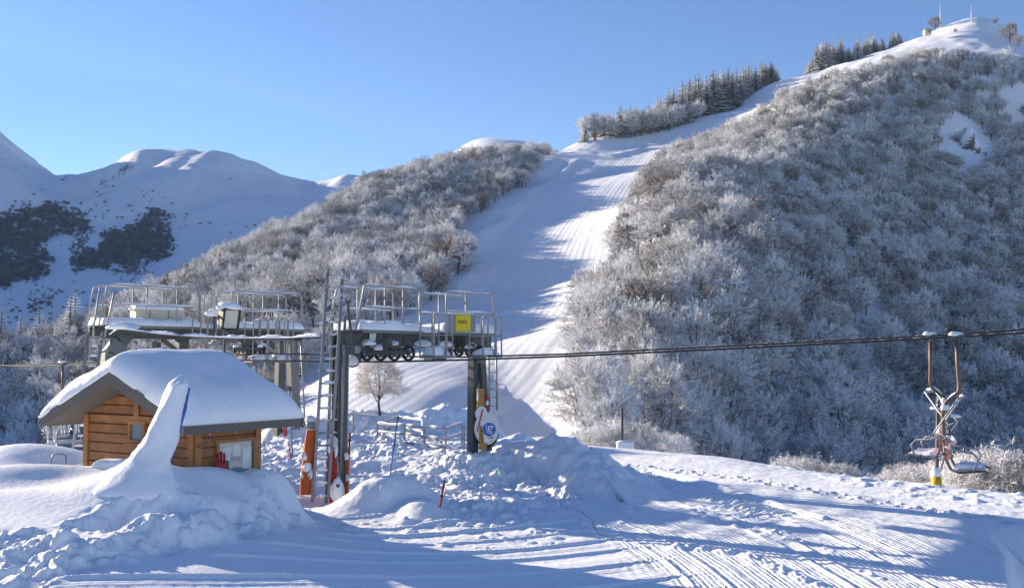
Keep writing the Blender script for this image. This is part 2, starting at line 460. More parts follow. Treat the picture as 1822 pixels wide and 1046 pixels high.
_ph = HXg - piste_c(HYg)
HZg += PM * (0.10 * fbm(_ph / 3.2, HYg / 60, 2, 9) + 0.05 * np.sin(_ph * 2 * math.pi / 4.6 + 2 * fbm(_ph / 15, HYg / 90, 2, 2)))
# ridges of pushed snow along the piste edge and the tracks that leave it at the bottom
def groundline(pts, Z):
    return [(p[0], p[1]) for p in pts]
def hz(x, y):
    fx = np.clip((np.asarray(x, float) - GX0) / GS, 0, len(gx) - 1.001); fy = np.clip((np.asarray(y, float) - GY0) / GS, 0, len(gy) - 1.001)
    i, j = fx.astype(int), fy.astype(int); a, b = fx - i, fy - j
    return (HZg[i, j] * (1 - a) + HZg[i + 1, j] * a) * (1 - b) + (HZg[i, j + 1] * (1 - a) + HZg[i + 1, j + 1] * a) * b
def hit(u, v, y0=48.0, y1=600.0, f=hz, n=500):
    """where the sight line of a photo pixel meets a ground surface"""
    ys = np.geomspace(y0, y1, n)
    b = (CY - v) / FPX; t = ys / (CP - b * SP); x = (u - CX) / FPX * t; z = EZ + (SP + b * CP) * t
    m = np.nonzero(z < f(x, ys))[0]
    if len(m) == 0: return None
    k = m[0]
    return Vector((x[k], ys[k], float(f(np.array([x[k]]), np.array([ys[k]]))[0])))
def line_hit(px, **k): return [(p.x, p.y) for p in (hit(u, v, **k) for u, v in px) if p]
def dist_near(pts, w):
    out = np.zeros_like(HXg); P = np.array(pts)
    i0, i1 = np.searchsorted(gx, [P[:, 0].min() - w * 4, P[:, 0].max() + w * 4]); j0, j1 = np.searchsorted(gy, [P[:, 1].min() - w * 4, P[:, 1].max() + w * 4])
    d, al, sd = pline(HXg[i0:i1, j0:j1], HYg[i0:i1, j0:j1], pts)
    out[i0:i1, j0:j1] = np.exp(-(d / w) ** 2) * (0.8 + 0.9 * fbm(al / 5, al * 0, 3, 5)); return out
_e1 = line_hit([(1030,285),(960,335),(905,388),(870,420),(850,455),(838,490),(810,520),(770,545),(720,580)])
HZg += 0.9 * dist_near(_e1, 1.6)
_e2 = line_hit([(880,405),(862,425),(850,445)])
HZg += 1.2 * dist_near([(x - 2.0, y) for x, y in _e2], 2.0)
for px in ([(990,590),(950,610),(922,640),(918,680),(930,720),(938,760)], [(985,600),(950,640),(942,680),(945,720),(950,770)]):
    HZg += 0.45 * dist_near(line_hit(px), 0.9)
_e3 = line_hit([(1140,268),(1090,280),(1050,276),(1010,272)])
HZg += 1.5 * dist_near(_e3, 2.5)
me = mesh_np('hillside', np.stack([HXg, HYg, HZg], -1).reshape(-1, 3), grid_faces(len(gx), len(gy)), M['hill'])
a = me.attributes.new('groom', 'FLOAT', 'POINT'); a.data.foreach_set('value', (_ph + .5 * fbm(_ph / 12, HYg / 60, 2, 12)).ravel().astype(np.float32))
a = me.attributes.new('gmask', 'FLOAT', 'POINT'); a.data.foreach_set('value', PM.ravel().astype(np.float32))
hill_obj = tag(link_mesh('hillside', me), kind='structure')

# ---- the far mountain
MP = [rel(*q) for q in [
    (-900,-40,1500),(-550,-20,1500),(-300,80,1500),(-140,135,1740),(20,285,1740),(-120,182,1490),(-900,420,1000),(-550,400,1080),(0,250,1480),(45,285,1520),(80,306,1560),(150,319,1600),(190,292,1540),(80,352,1400),(150,368,1430),(240,322,1370),(370,322,1370),(30,312,1360),(530,352,1450),(440,340,1400),(620,340,1500),(240,268,1500),(300,271,1500),(370,270,1500),(440,293,1500),(530,321,1560),(620,318,1600),  # leftmost points: unseen ridge raised to throw shade on the mountain
    (715,293,1500),(780,290,1450),(900,290,1400),
    (-100,420,1200),(100,420,1200),(200,400,1240),(300,380,1280),(400,370,1290),(500,370,1310),(300,470,1060),(450,440,1120),(560,390,1240),(650,350,1300),(700,400,1100),(900,380,1100),
    (-100,510,930),(0,505,930),(100,470,1050),(200,495,960),(300,480,1030),(-100,600,480),(0,590,500),(150,560,500),(250,540,520),(400,520,600),(600,480,700),(800,450,800),
    (-400,600,500),(-400,400,1100),(1000,480,700),(1000,420,1000),(-100,640,420),(100,640,420),(300,640,420),(600,640,420)]]
MP += [back(*q) for q in [(-300,110,1500,400,150),(0,250,1480,400,150),(150,319,1600,400,120),(300,270,1500,400,150),(530,321,1560,400,120),(715,293,1500,400,150),(900,290,1400,400,150)]]
mt = TPS(MP, 1e-7)
mx = np.arange(-2300, 500.1, 7.0); my = np.arange(430, 2000.1, 7.0)
MXg, MYg = np.meshgrid(mx, my, indexing='ij'); MZg = mt(MXg, MYg)
MZg += sstep(600, 900, MYg) * (11 * (fbm(MXg / 190 + 0.35 * fbm(MYg / 120, MXg / 120, 2, 8), MYg / 330, 5, 21)) + 6 * fbm(MXg / 50, MYg / 60, 5, 22, .55) + 16 * (.25 - np.abs(fbm(MXg / 110 + .4 * fbm(MYg / 90, MXg / 90, 2, 27), MYg / 420, 4, 25))))
def mz(x, y):
    fx = np.clip((np.asarray(x, float) - mx[0]) / 7.0, 0, len(mx) - 1.001); fy = np.clip((np.asarray(y, float) - my[0]) / 7.0, 0, len(my) - 1.001)
    i, j = fx.astype(int), fy.astype(int); a, b = fx - i, fy - j
    return (MZg[i, j] * (1 - a) + MZg[i + 1, j] * a) * (1 - b) + (MZg[i, j + 1] * (1 - a) + MZg[i + 1, j + 1] * a) * b
me = mesh_np('mountain', np.stack([MXg, MYg, MZg], -1).reshape(-1, 3), grid_faces(len(mx), len(my)), M['mountain'])
tag(link_mesh('mountain', me), kind='structure')

# ---- the lit snow dome that shows behind the left wood
dx_ = np.arange(-420, 161, 6.0); dy_ = np.arange(480, 960, 6.0)
DX, DY = np.meshgrid(dx_, dy_, indexing='ij')
c0 = at(872, 246, 720); c1 = at(690, 300, 760)
DZ = np.maximum(c0.z - np.where(DX < c0.x, ((DX - c0.x) / 26) ** 2 * 10, ((DX - c0.x) / 50) ** 2 * 10) - np.abs(DY - c0.y) * 0.33, c1.z - np.where(DX < c1.x, ((DX - c1.x) / 34) ** 2 * 14, ((DX - c1.x) / 70) ** 2 * 14) - np.abs(DY - c1.y) * 0.33)
DZ += 1.5 * fbm(DX / 40, DY / 40, 4, 31)
me = mesh_np('snow_dome', np.stack([DX, DY, DZ], -1).reshape(-1, 3), grid_faces(len(dx_), len(dy_)), M['hill'])
tag(link_mesh('snow_dome', me), kind='structure')

# ---- a wide floor of snow far below and around everything
xs = np.concatenate([np.linspace(-2400, -1600, 5), np.linspace(-1500, 1500, 31), np.linspace(1600, 2400, 5)])
FX, FY = np.meshgrid(xs, xs, indexing='ij')
FZ = -22 - 0 * FX + 6 * fbm(FX / 300, FY / 300, 3, 40) - 90 * sstep(300, 1600, np.hypot(FX, FY))
me = mesh_np('valley_floor', np.stack([FX, FY, FZ], -1).reshape(-1, 3), grid_faces(len(xs), len(xs)), M['hill'])
tag(link_mesh('valley_floor', me), kind='structure')

# ---- the near plateau: groomed snow, banks, piles
BP = [rel(*q) for q in [
    (911,1046,13.8),(600,1046,12.8),(250,1046,11.6),(100,1046,11.3),(-50,1060,10.9),(450,1000,13.6),(230,1000,12.8),(330,984,13.5),(1300,1046,14.2),(1700,1046,14.4),(2000,1046,14.4),(911,980,16.8),(600,985,15.1),(1200,960,17.7),(1500,950,18.0),(1760,985,16.9),
    (1250,900,21.0),(1500,890,21.3),(1110,850,25.0),(1050,880,22.6),(900,920,19.8),(1110,797,30.0),(1300,815,28.0),(1450,840,25.4),(1600,856,23.8),(1700,868,22.8),(1822,882,21.5),(2000,905,19.8),(2250,930,18.6),(2200,1000,16.5),
    (700,940,18.7),(605,892,22.0),(720,880,22.2),(785,916,19.7),(700,840,25.0),(900,860,24.0),(850,806,25.6),(760,800,27.6),(1000,815,28.0),(930,790,30.0),(620,800,27.2),(520,785,29.5),(520,830,25.0),(680,780,31.0),(450,840,24.0),(420,960,14.7),(500,948,15.8),(0,1080,10.6),(-200,1070,10.5)]]
BP += [(0, 4, .2), (-8, 5, 0.5), (8, 5, 0), (-20, 10, 0.8), (22, 12, 0), (0, 9, 0), (-6, 9.5, 0.62), (7, 10, 0.0), (-12, 22, .3), (-18, 18, .6)]
BP += [(9.5, 34, -3.0), (14, 29, -3.0), (24, 26, -3.0), (3, 41, -2.4), (-3, 46, -2.8), (-8, 46, -3.0), (-15, 36, -2.0), (-20, 30, -1.6), (-30, 22, -1.2), (36, 16, -3), (9, 42, -6), (18, 33, -7), (-14, 46, -4)]
KP = [rel(u, v, 3.94 / ((v - 640) / 1750 + .12)) for u, v in [(0,1010),(60,985),(0,950),(100,900),(250,882),(345,846),(0,870),(-200,880),(-200,1000),(-100,850),(180,925),(150,960),(270,945),(180,1000),(300,900),(300,860),(-300,1050)]] + [rel(*q) for q in [
    (430,850,17.2),(150,840,18.0),(60,830,20.0),(110,815,21.6),(0,830,21.0),(-100,830,20.5),
    (470,880,17.2),(530,897,17.7),(420,912,15.4),(350,900,15.0),(420,935,14.8),(330,965,13.4),(480,850,19.5),(300,840,19.5),(200,830,22.5)]] + [(-20, 10, 1.3), (-8, 9, 1.0), (-22, 22, .8)]
base_tps = TPS(BP, 4e-6)
NA, NR = 1000, 900
th = np.linspace(-R(40), R(40), NA); rr_ = np.geomspace(5.0, 47.0, NR)
TH, RR = np.meshgrid(th, rr_, indexing='ij'); PX, PY = RR * np.tan(TH), RR
PZ = base_tps(PX, PY)
bank_tps = TPS(KP, 1e-5)
_toe = [at(*q) for q in [(-260,1075,10.5),(0,1052,11.2),(70,1036,12.0),(140,1018,12.2),(230,1000,12.8),(330,984,13.5),(420,960,14.7),(500,948,15.8),(556,932,17.2),(566,905,18.6),(548,880,19.4),(520,858,20.6),(470,838,22.4),(380,820,24.0),(200,812,25.0),(0,815,24.0),(-300,815,23.5)]]
_bank = [(p.x, p.y) for p in _toe] + [(-30, 24), (-30, 8)]
_sd = sdf(PX, PY, _bank) + .22 * fbm(PX * 1.1, PY * 1.1, 3, 50)
BW = sstep(-.10, .7, _sd)
_bk = bank_tps(PX, PY)
PZ = PZ * (1 - BW) + np.maximum(_bk, PZ) * BW; PZ0 = PZ.copy()
U, V = proj(PX, PY, PZ)

def mound(cu, cv, Y, h, rx, ry, ang=0, pw=2.0, seed=0, rough=0.12):
    c = at(cu, cv, Y); ca, sa = math.cos(ang), math.sin(ang)
    a, b = (PX - c.x) * ca + (PY - c.y) * sa, -(PX - c.x) * sa + (PY - c.y) * ca
    d = np.sqrt((a / rx) ** 2 + (b / ry) ** 2) * (1 + rough * 2.2 * fbm(PX * 1.1, PY * 1.1, 3, seed))
    return h * np.exp(-d ** pw)
def wedge(pts, hs, wf, wb, seed=0, rough=0.15):
    """a ploughed ridge along a polyline: steep on the near side (wf), gentler behind (wb)"""
    d, al, sd = pline(PX, PY, [(p.x, p.y) for p in pts]); L = [0]
    for p, q in zip(pts[:-1], pts[1:]): L.append(L[-1] + math.hypot(q.x - p.x, q.y - p.y))
    h = np.interp(al, L, hs); w = np.where(sd < 0, wf, wb)
    q = np.clip(1 - d / w * (1 + rough * 2 * fbm(PX * 1.3, PY * 1.3, 3, seed)), 0, 1)
    return h * (q * q * (3 - 2 * q))

# soft drifts by the hut
PZ += 0.30 * sstep(-20, 60, sdf(U, V, [(-200,790),(120,800),(210,850),(340,850),(450,850),(480,870),(300,900),(100,920),(-200,960)])) * (0.4 * fbm(PX * .55 + 3, PY * .75, 2, 51))
PZ += mound(60, 828, 20.2, 0.36, 1.6, 1.1, 0.3, seed=1, rough=.02) + mound(10, 868, 16.5, 0.15, 1.2, .8, .4, seed=2, rough=.02) + mound(105, 868, 16.6, 0.12, 1.0, .6, .3, seed=3, rough=.02)
PZ += mound(256, 854, 15.7, 0.36, .85, .55, 0, seed=4, rough=.02) + mound(400, 868, 16.6, 0.2, .9, .5, .5, seed=5, rough=.02) + mound(225, 880, 15.2, 0.14, 1.5, .6, 0, seed=6, rough=.02)
PZ += mound(-60, 840, 20, .5, 1.6, 1.2, seed=7, rough=.03) * .3
# the pile at the right end of the hut's bank, and the bank's broken edge
pile = mound(478, 884, 17.7, 0.24, .42, .42, -.3, 2.8, 8, .22) + mound(512, 893, 17.9, 0.16, .34, .40, -.3, 2.6, 9, .2)
PZ += pile
# heap in front of the near tower leg
heapB = mound(700, 892, 20.7, 0.62, .95, .55, -.05, 2.4, 10, .06) + mound(640, 905, 20.3, .25, .7, .5, 0, 2, 11, .08) + mound(750, 915, 19.8, .26, .55, .4, 0, 2.6, 12, .3)
PZ += heapB
PZ -= mound(585, 892, 21.4, 0.25, .5, .5, 0, 2.2, 13, .05)
# the big ploughed pile right of the tower
pA = [at(905, 812, 27.0), at(950, 812, 26.2), at(985, 815, 25.8), at(1020, 835, 24.9), at(1050, 860, 23.8), at(1072, 876, 22.9)]
heapA = wedge(pA, [.30, .45, .85, .82, .66, .36], 1.15, 1.8, 14, .22)
heapA += mound(935, 800, 27.5, .35, .6, .4, .5, 2.2, 41, .3)
PZ += heapA
# bank behind the queue fences with the lone tree, and the one by the left tower
bankT = mound(680, 748, 34.5, 1.1, 2.4, 1.7, .2, 2.4, 15, .10) + mound(770, 735, 37.5, 1.25, 2.6, 1.6, .1, 2.4, 16, .05) + mound(850, 760, 38, .8, 2.6, 1.6, 0, 2, 17, .05)
PZ += bankT + mound(500, 778, 31.5, .62, .9, .8, 0, 2.4, 18, .08) + mound(560, 770, 33, .5, 1.6, 1, 0, 2, 19, .05) + mound(455, 770, 33, .7, 1.2, .9, 0, 2.2, 20, .05)

near = sstep(48, 30, PY)
churn = sstep(-25, 25, sdf(U, V, [(452,775),(560,770),(640,745),(700,770),(840,795),(905,800),(960,830),(1040,885),(1010,905),(900,922),(810,912),(760,880),(640,885),(625,860),(540,860),(452,840)]))
edgeM = sstep(-14, 10, sdf(U, V, [(105,935),(210,896),(300,890),(430,905),(470,880),(560,925),(420,955),(320,975),(180,1000),(60,1046),(-100,1080),(-100,960),(60,945),(180,965),(240,948),(150,940)]))
fine = fbm(PX * 4.5, PY * 4.5, 4, 61)
PZ += churn * (0.13 * fbm(PX * 1.5, PY * 1.5, 3, 60) + 0.13 * fbm(PX * 3.1, PY * 3.1, 6, 161, .66) * (.45 + sstep(-.15, .25, fbm(PX * .7, PY * .7, 2, 162))) + 0.13 * np.maximum(clods(PX, PY, .24, 62, .22), clods(PX, PY, .12, 66, .5)) * (0.3 + sstep(-.1, .25, fbm(PX * .9, PY * .9, 2, 70))))
PZ += edgeM * (0.20 * fbm(PX * 2, PY * 2, 3, 71) + 0.10 * fbm(PX * 4, PY * 4, 5, 171, .62) + 0.45 * np.maximum(clods(PX, PY, .32, 72, .35), clods(PX, PY, .14, 76, .6)) - .04)
pm = np.clip((pile + heapB * .25 + heapA * .8) / .5, 0, 1)
PZ += pm * (0.16 * fbm(PX * 3, PY * 3, 4, 80) + 0.35 * clods(PX, PY, .3, 82, .35)) + np.clip(bankT / .8, 0, 1) * .12 * fbm(PX * 2, PY * 2, 4, 83)
# dug edge of the trench in the bank
PZ -= 0.34 * sstep(-4, 12, sdf(U, V, [(112,933),(215,897),(300,891),(425,906),(430,918),(260,915),(200,935)]))
# clods thrown out on the groomed snow
scat = sstep(-60, 0, sdf(U, V, [(560,925),(830,912),(1000,900),(1075,875),(1110,905),(950,940),(700,950)])) * .55
PZ += scat * (0.75 * clods(PX, PY, .22, 90, .16) + .03 * fine)

# groomer passes: ruled strips with raised edges
ctr = (-12.0, 14.0)
RA = np.hypot(PX - ctr[0], PY - ctr[1]) + .10 * fbm(PX * .35, PY * .35, 2, 92)
LA = -PX * .50 + PY * .866 + .30 * fbm(PX * .28, PY * .28, 2, 91)
flat = sstep(.10, .02, np.abs(PZ - PZ0)) * near * (1 - sstep(-.5, -.1, _sd))
wB = sstep(-.6, .6, (PX - 1.6) + (PY - 18) * .18 + .5 * fbm(PX * .7, PY * .7, 2, 93)) * flat
wA = (1 - sstep(-1.2, .6, PX - 2.2 + (PY - 18) * .18)) * flat
lane = sstep(-10, 20, sdf(U, V, [(1060,780),(1060,838),(1200,868),(1420,905),(1620,940),(1900,975),(1900,860)]))
wB = wB * (1 - lane)
def strips(c, per, seed, amp):
    k = np.floor(c / per); f = (c / per - k)
    off = hsh(k, k * 0, seed) * .55; d = (f - .2 - off) * per
    return amp * (.4 + hsh(k, k * 0 + 1, seed)) * (np.exp(-(d / .045) ** 2) - .5 * np.exp(-((d - .10) / .06) ** 2)) + amp * .6 * (hsh(k, k * 0 + 2, seed) - .5) * sstep(0, .1, f) * sstep(1, .9, f)
PZ += wA * strips(LA, .95, 95, .055) + wB * (strips(RA, .74, 96, .022) + .4 * strips(RA, .21, 97, .012))
PZ += (wB * .016 + wA * .006) * fine
rg = sstep(-8, 14, sdf(U, V, [(1180,925),(1260,880),(1330,900),(1500,990),(1620,1046),(1430,1046)])) * sstep(-.1, .2, fbm(RA * 1.4, np.arctan2(PY - 14, PX + 12) * 3, 2, 99))
PZ += rg * .05 * np.maximum(fbm(PX * 7, PY * 7, 3, 98), -.05) * 1.5
# drop-off at the right-hand end of the groomed field and lips
PZ += lane * (.02 * fbm(PX * 1.2, PY * 1.2, 4, 100) + .012 * fine)
lip = sstep(-16, 0, sdf(U, V, [(1380,822),(1450,836),(1600,850),(1822,876),(1900,884),(1900,915),(1700,892),(1560,868)]))
PZ += lip * (.10 * np.maximum(fbm(PX * 3, PY * 3, 4, 101), 0) + .05 * clods(PX, PY, .25, 102, .25))
def ghit(u, v):
    b = (CY - v) / FPX; ys = np.geomspace(10, 46, 700); t = ys / (CP - b * SP); x = (u - CX) / FPX * t; z = EZ + (SP + b * CP) * t
    m = np.nonzero(z < base_tps(x, ys))[0]
    k = m[0] if len(m) else len(ys) - 1
    return (x[k], ys[k])
# footprints across the far lane, and the churned vehicle track beside it
fp = [ghit(*q) for q in [(1056,822),(1150,832),(1290,848),(1440,872),(1560,893),(1700,914),(1822,932),(1900,945)]]
d, al, sd = pline(PX, PY, fp)
st = np.floor(al / .34); inx = (al / .34 - st - .5) * .34; lat = sd - np.where(np.mod(st, 2) > .5, .10, -.10) - .05 * (hsh(st, st * 0, 7) - .5)
q = np.sqrt((inx / .13) ** 2 + (lat / .075) ** 2)
PZ += -0.085 * sstep(1.25, .6, q) + .03 * np.exp(-((q - 1.35) / .25) ** 2) * (d < .5)
tr = [ghit(*q) for q in [(1050,832),(1130,843),(1200,860),(1290,888),(1380,915)]]
d, al, sd = pline(PX, PY, tr)
PZ += sstep(.75, .3, d) * (.05 * fbm(PX * 6, PY * 6, 3, 105) - .02 + .03 * np.sin(al * 2 * math.pi / .22) * sstep(.5, .3, d)) + .06 * np.exp(-((sd - .62) / .12) ** 2) * (d < 1)
# diagonal footsteps over the corduroy
fp2 = [ghit(*q) for q in [(1205,975),(1265,978),(1330,990),(1360,1000),(1400,1020),(1450,1040)]]
d, al, sd = pline(PX, PY, fp2); PZ += sstep(.22, .05, d) * (.10 * fbm(PX * 5, PY * 5, 3, 107) + .02)
# banked step right at the end of the field
stp = sstep(0, 60, sdf(U, V, [(1745,940),(1780,985),(1790,1046),(1800,1200),(2200,1200),(2200,900)]))
PZ -= .45 * stp
me = mesh_np('snow_ground', np.stack([PX, PY, PZ], -1).reshape(-1, 3), grid_faces(NA, NR), M['ground'])
a = me.attributes.new('groom', 'FLOAT', 'POINT'); a.data.foreach_set('value', np.where(wB > wA, RA, LA).ravel().astype(np.float32))
a = me.attributes.new('gmask', 'FLOAT', 'POINT'); a.data.foreach_set('value', (np.clip(wB, 0, 1) * (1 - .6 * rg) + .35 * np.clip(wA - wB, 0, 1)).ravel().astype(np.float32))
tag(link_mesh('snow_ground', me), kind='structure')
_tanth = np.tan(th); _lr = np.log(rr_)
def gz(x, y):
    """height of the near snow"""
    i = np.clip(np.interp(math.atan2(x, y), th, np.arange(NA)), 0, NA - 1); j = np.interp(math.log(max(y, 5.0)), _lr, np.arange(NR))
    return float(PZ[int(round(i)), int(round(j))])
def near_hit(u, v):
    for y in np.geomspace(10, 46, 900):
        p = at(u, v, y)
        if p.z < gz(p.x, y): return Vector((p.x, y, gz(p.x, y)))
    return at(u, v, 40)
# ================================================================== TREES
def seg_np(P0, P1, R0, R1, n=3):
    """tapered n-sided branch pieces"""
    P0, P1 = np.asarray(P0, float), np.asarray(P1, float); R0, R1 = np.asarray(R0, float), np.asarray(R1, float)
    d = P1 - P0; d /= np.linalg.norm(d, axis=1, keepdims=True) + 1e-9
    a = np.where(np.abs(d[:, 2:3]) > .9, np.array([[1., 0, 0]]), np.array([[0, 0, 1.]]))
    x = np.cross(d, a); x /= np.linalg.norm(x, axis=1, keepdims=True); y = np.cross(d, x)
    ang = np.arange(n) * 2 * math.pi / n
    ring = x[:, None, :] * np.cos(ang)[None, :, None] + y[:, None, :] * np.sin(ang)[None, :, None]
    V = np.concatenate([P0[:, None] + ring * R0[:, None, None], P1[:, None] + ring * R1[:, None, None]], 1)
    k = np.arange(len(P0))[:, None] * 2 * n
    F = []
    for i in range(n):
        j = (i + 1) % n
        F.append(np.stack([k[:, 0] + i, k[:, 0] + j, k[:, 0] + n + j], 1)); F.append(np.stack([k[:, 0] + i, k[:, 0] + n + j, k[:, 0] + n + i], 1))
    return V.reshape(-1, 3), np.concatenate(F)

def blades(P0, P1, W, rng):
    """thin leaf-like twig blades (one triangle pair each)"""
    d = P1 - P0; r = rng.normal(size=P0.shape); x = np.cross(d, r); x /= np.linalg.norm(x, axis=1, keepdims=True) + 1e-9
    mid = P0 + d * .45
    V = np.stack([P0, mid + x * W[:, None] / 2, P1, mid - x * W[:, None] / 2], 1)
    k = np.arange(len(P0)) * 4
    return V.reshape(-1, 3), np.concatenate([np.stack([k, k + 1, k + 2], 1), np.stack([k, k + 2, k + 3], 1)])

def cat(parts):
    V, F, o = [], [], 0
    for v, f in parts: V.append(v); F.append(f + o); o += len(v)
    return np.concatenate(V), np.concatenate(F)

def unit(v): return v / (np.linalg.norm(v, axis=-1, keepdims=True) + 1e-9)

def beech(seed, H=8.0, Rc=3.6, sprays=250, tw=22, twl=.40, tww=.068, low=.22, shrub=False, thin=False):
    """a bare beech under hoarfrost: trunk and limbs, and a crown of fine twigs"""
    rng = np.random.default_rng(seed)
    lean = rng.normal(size=2) * .05 * H
    zc = H * (.56 if not shrub else .42)
    ph = rng.uniform(0, 6.28, 8)
    # spray points inside a lumpy dome
    d = unit(rng.normal(size=(sprays, 3)) + np.array([0, 0, .25]))
    az, el = np.arctan2(d[:, 1], d[:, 0]), d[:, 2]
    lum = 1 + .16 * np.sin(3 * az + ph[0] + 2 * el) + .12 * np.sin(5 * az + ph[1] - 3 * el) + .12 * np.sin(2 * az + ph[2] + 5 * el)
    rad = rng.uniform(.35 if not thin else .2, 1, sprays) ** .45 * lum
    S = np.stack([d[:, 0] * rad * Rc, d[:, 1] * rad * Rc, zc + d[:, 2] * rad * (H - zc) * np.where(d[:, 2] < 0, .80, 1)], 1)
    S[:, 2] = np.maximum(S[:, 2], H * low * rng.uniform(.8, 1.3, sprays)); S[:, :2] += lean * (S[:, 2:3] / H)
    # limbs
    nl = 7 if not shrub else 9
    la = np.arange(nl) * 2 * math.pi / nl + rng.uniform(-.4, .4, nl)
    base = np.zeros((nl, 3)); hgt = H * rng.uniform(.16, .34, nl) if not shrub else np.zeros(nl) + .02
    base[:, 2] = hgt; base[:, :2] = lean * (hgt[:, None] / H)
    reach = rng.uniform(.30, .52, nl) * Rc
    tip = np.stack([np.cos(la) * reach, np.sin(la) * reach, hgt + (H - hgt) * rng.uniform(.42, .62, nl)], 1); tip[:, :2] += lean * .6
    leader = np.array([[lean[0], lean[1], H * .75]])
    r0 = .021 * H
    tr = []
    if not shrub:
        zz = np.array([-.6, .03, .18, .36, .56, .75]) * H; zz[0] = -.8
        pts = np.stack([lean[0] * np.clip(zz / H, 0, 1), lean[1] * np.clip(zz / H, 0, 1), zz], 1) + np.concatenate([np.zeros((2, 3)), rng.normal(size=(4, 3)) * [.04, .04, 0] * H * .4])
        rr = np.array([1.5, 1.25, 1.0, .8, .5, .22]) * r0
        tr.append(seg_np(pts[:-1], pts[1:], rr[:-1], rr[1:], 6))
    midl = base + (tip - base) * .5 + np.stack([np.cos(la), np.sin(la), la * 0 - .5], 1) * .10 * Rc
    k = r0 * (.42 if not shrub else .25)
    tr.append(seg_np(base, midl, np.full(nl, k), np.full(nl, k * .75), 4)); tr.append(seg_np(midl, tip, np.full(nl, k * .75), np.full(nl, k * .4), 4))
    # branches from the nearest limb point to each spray
    anchors = np.concatenate([midl, tip, midl * .5 + tip * .5, leader, leader * .85 + [[0, 0, 0]]])
    cost = np.linalg.norm(S[:, None] - anchors[None], axis=2) + 2.0 * np.maximum(anchors[None, :, 2] - S[:, None, 2], 0)
    A = anchors[np.argmin(cost, 1)]
    B = A + (S - A) * .5 + np.stack([d[:, 0], d[:, 1], 0 * az - .3], 1) * .12 * np.linalg.norm(S - A, axis=1)[:, None]
    rb = np.full(sprays, r0 * .13)
    cr = [seg_np(A, B, rb, rb * .8, 3), seg_np(B, S, rb * .8, rb * .4, 3)]
    # twigs fan out of every branch end
    ax = unit(S - B)
    n = sprays * tw
    src = np.repeat(np.arange(sprays), tw); f = rng.uniform(-.15, 1, n)[:, None]
    P0 = B[src] + (S - B)[src] * np.clip(f, 0, 1)
    dr = unit(ax[src] + rng.normal(size=(n, 3)) * .75 + np.array([0, 0, .10]))
    L = twl * rng.uniform(.5, 1.15, n) * (H / 8) ** .5
    P1 = P0 + dr * L[:, None]
    cr.append(blades(P0, P1, tww * rng.uniform(.6, 1.4, n), rng))
    m = n if not thin else n
    Q0 = P0 + dr * (L * rng.uniform(.3, .75, n))[:, None]
    dq = unit(dr + rng.normal(size=(n, 3)) * .7)
    cr.append(blades(Q0, Q0 + dq * (L * .55)[:, None], tww * .7 * rng.uniform(.6, 1.3, n), rng))
    return cat(tr), cat(cr)

def conifer(seed, H=12.0, Rb=2.3, snow=.5):
    rng = np.random.default_rng(seed)
    tr = seg_np(np.array([[0, 0, -.8], [0, 0, H * .4]]), np.array([[0, 0, H * .4], [0, 0, H]]), np.array([.016 * H, .010 * H]), np.array([.010 * H, .02]), 6)
    cr = []; tiers = 17; lop = rng.uniform(0, 6.28)
    for t in range(tiers):
        f = t / (tiers - 1); z = H * (.07 + .91 * f ** .92); nb = int(11 - 6 * f)
        for b in range(nb):
            a = b * 2 * math.pi / nb + rng.uniform(-.35, .35) + t * .9
            L = Rb * (1 - f) ** .85 * rng.uniform(.72, 1.15) * (1 + .12 * math.sin(a + lop)) + .14
            if f > .05 and rng.random() < .06: L *= .45
            dz = -.30 * (1 - f) - .08 + rng.uniform(-.08, .08)
            dirv = np.array([math.cos(a), math.sin(a), 0]); sd = np.array([-math.sin(a), math.cos(a), 0])
            p0 = np.array([0, 0, z]); p1 = p0 + dirv * L * .55 + [0, 0, L * dz * .4]; p2 = p0 + dirv * L + [0, 0, L * dz * 1.1]
            w = .30 * L + .10
            V = [p0, p1 + sd * w * .5 + [0, 0, -.14 * w], p1 + [0, 0, .10 * w], p1 - sd * w * .5 + [0, 0, -.14 * w], p2]
            F = [(0, 1, 2), (0, 2, 3), (2, 1, 4), (3, 2, 4)]
            # side sprays
            for q in range(4):
                g = .25 + .2 * q; s_ = 1 if q % 2 else -1
                o = p0 + (p2 - p0) * g; e = o + (dirv * .55 + sd * s_ * .8) * L * .34 * (1.1 - g * .5) + np.array([0, 0, -.16 * L * .4 + rng.uniform(-.08, .04)])
                k = len(V); V += [o, (o + e) / 2 + dirv * .11 * L + [0, 0, .02], e, (o + e) / 2 - dirv * .09 * L + [0, 0, -.05]]
                F += [(k, k + 1, k + 2), (k, k + 2, k + 3)]
            # hanging skirt below, dark
            k = len(V); V += [p0 + [0, 0, -.10], p1 + [0, 0, -.16 - .12 * L], p2 + [0, 0, -.10]]; F += [(k, k + 1, k + 2)]
            cr.append((np.array(V), np.array(F)))
    return tr, cat(cr)

BARK = solid('beech_bark', (0.10, 0.085, 0.075), 0.9, 0, .35, 3, snow=.62)
FRA = frost_tree_mat('frosted_twigs', (.075, .066, .062), (.88, .88, .885), .30, .4)
FRB = frost_tree_mat('brown_frosted_twigs', (.15, .105, .075), (.80, .775, .74), .0, .35)
FRS = frost_tree_mat('thick_frosted_twigs', (.13, .11, .095), (.86, .86, .86), .32, .4)
FRR = frost_tree_mat('russet_leaf_twigs', (.20, .115, .065), (.62, .58, .53), -.36, .35)
FAR = frost_tree_mat('haze_tinted_twigs', (.085, .085, .095), (.34, .36, .40), -.2, .35)  # blue of the distance haze is put into both colours
CON = frost_tree_mat('snowy_needles', (.022, .034, .026), (.86, .87, .89), .36, .5)
CTR = solid('conifer_bark', (0.06, 0.045, 0.035), .9, 0, .3, 3)

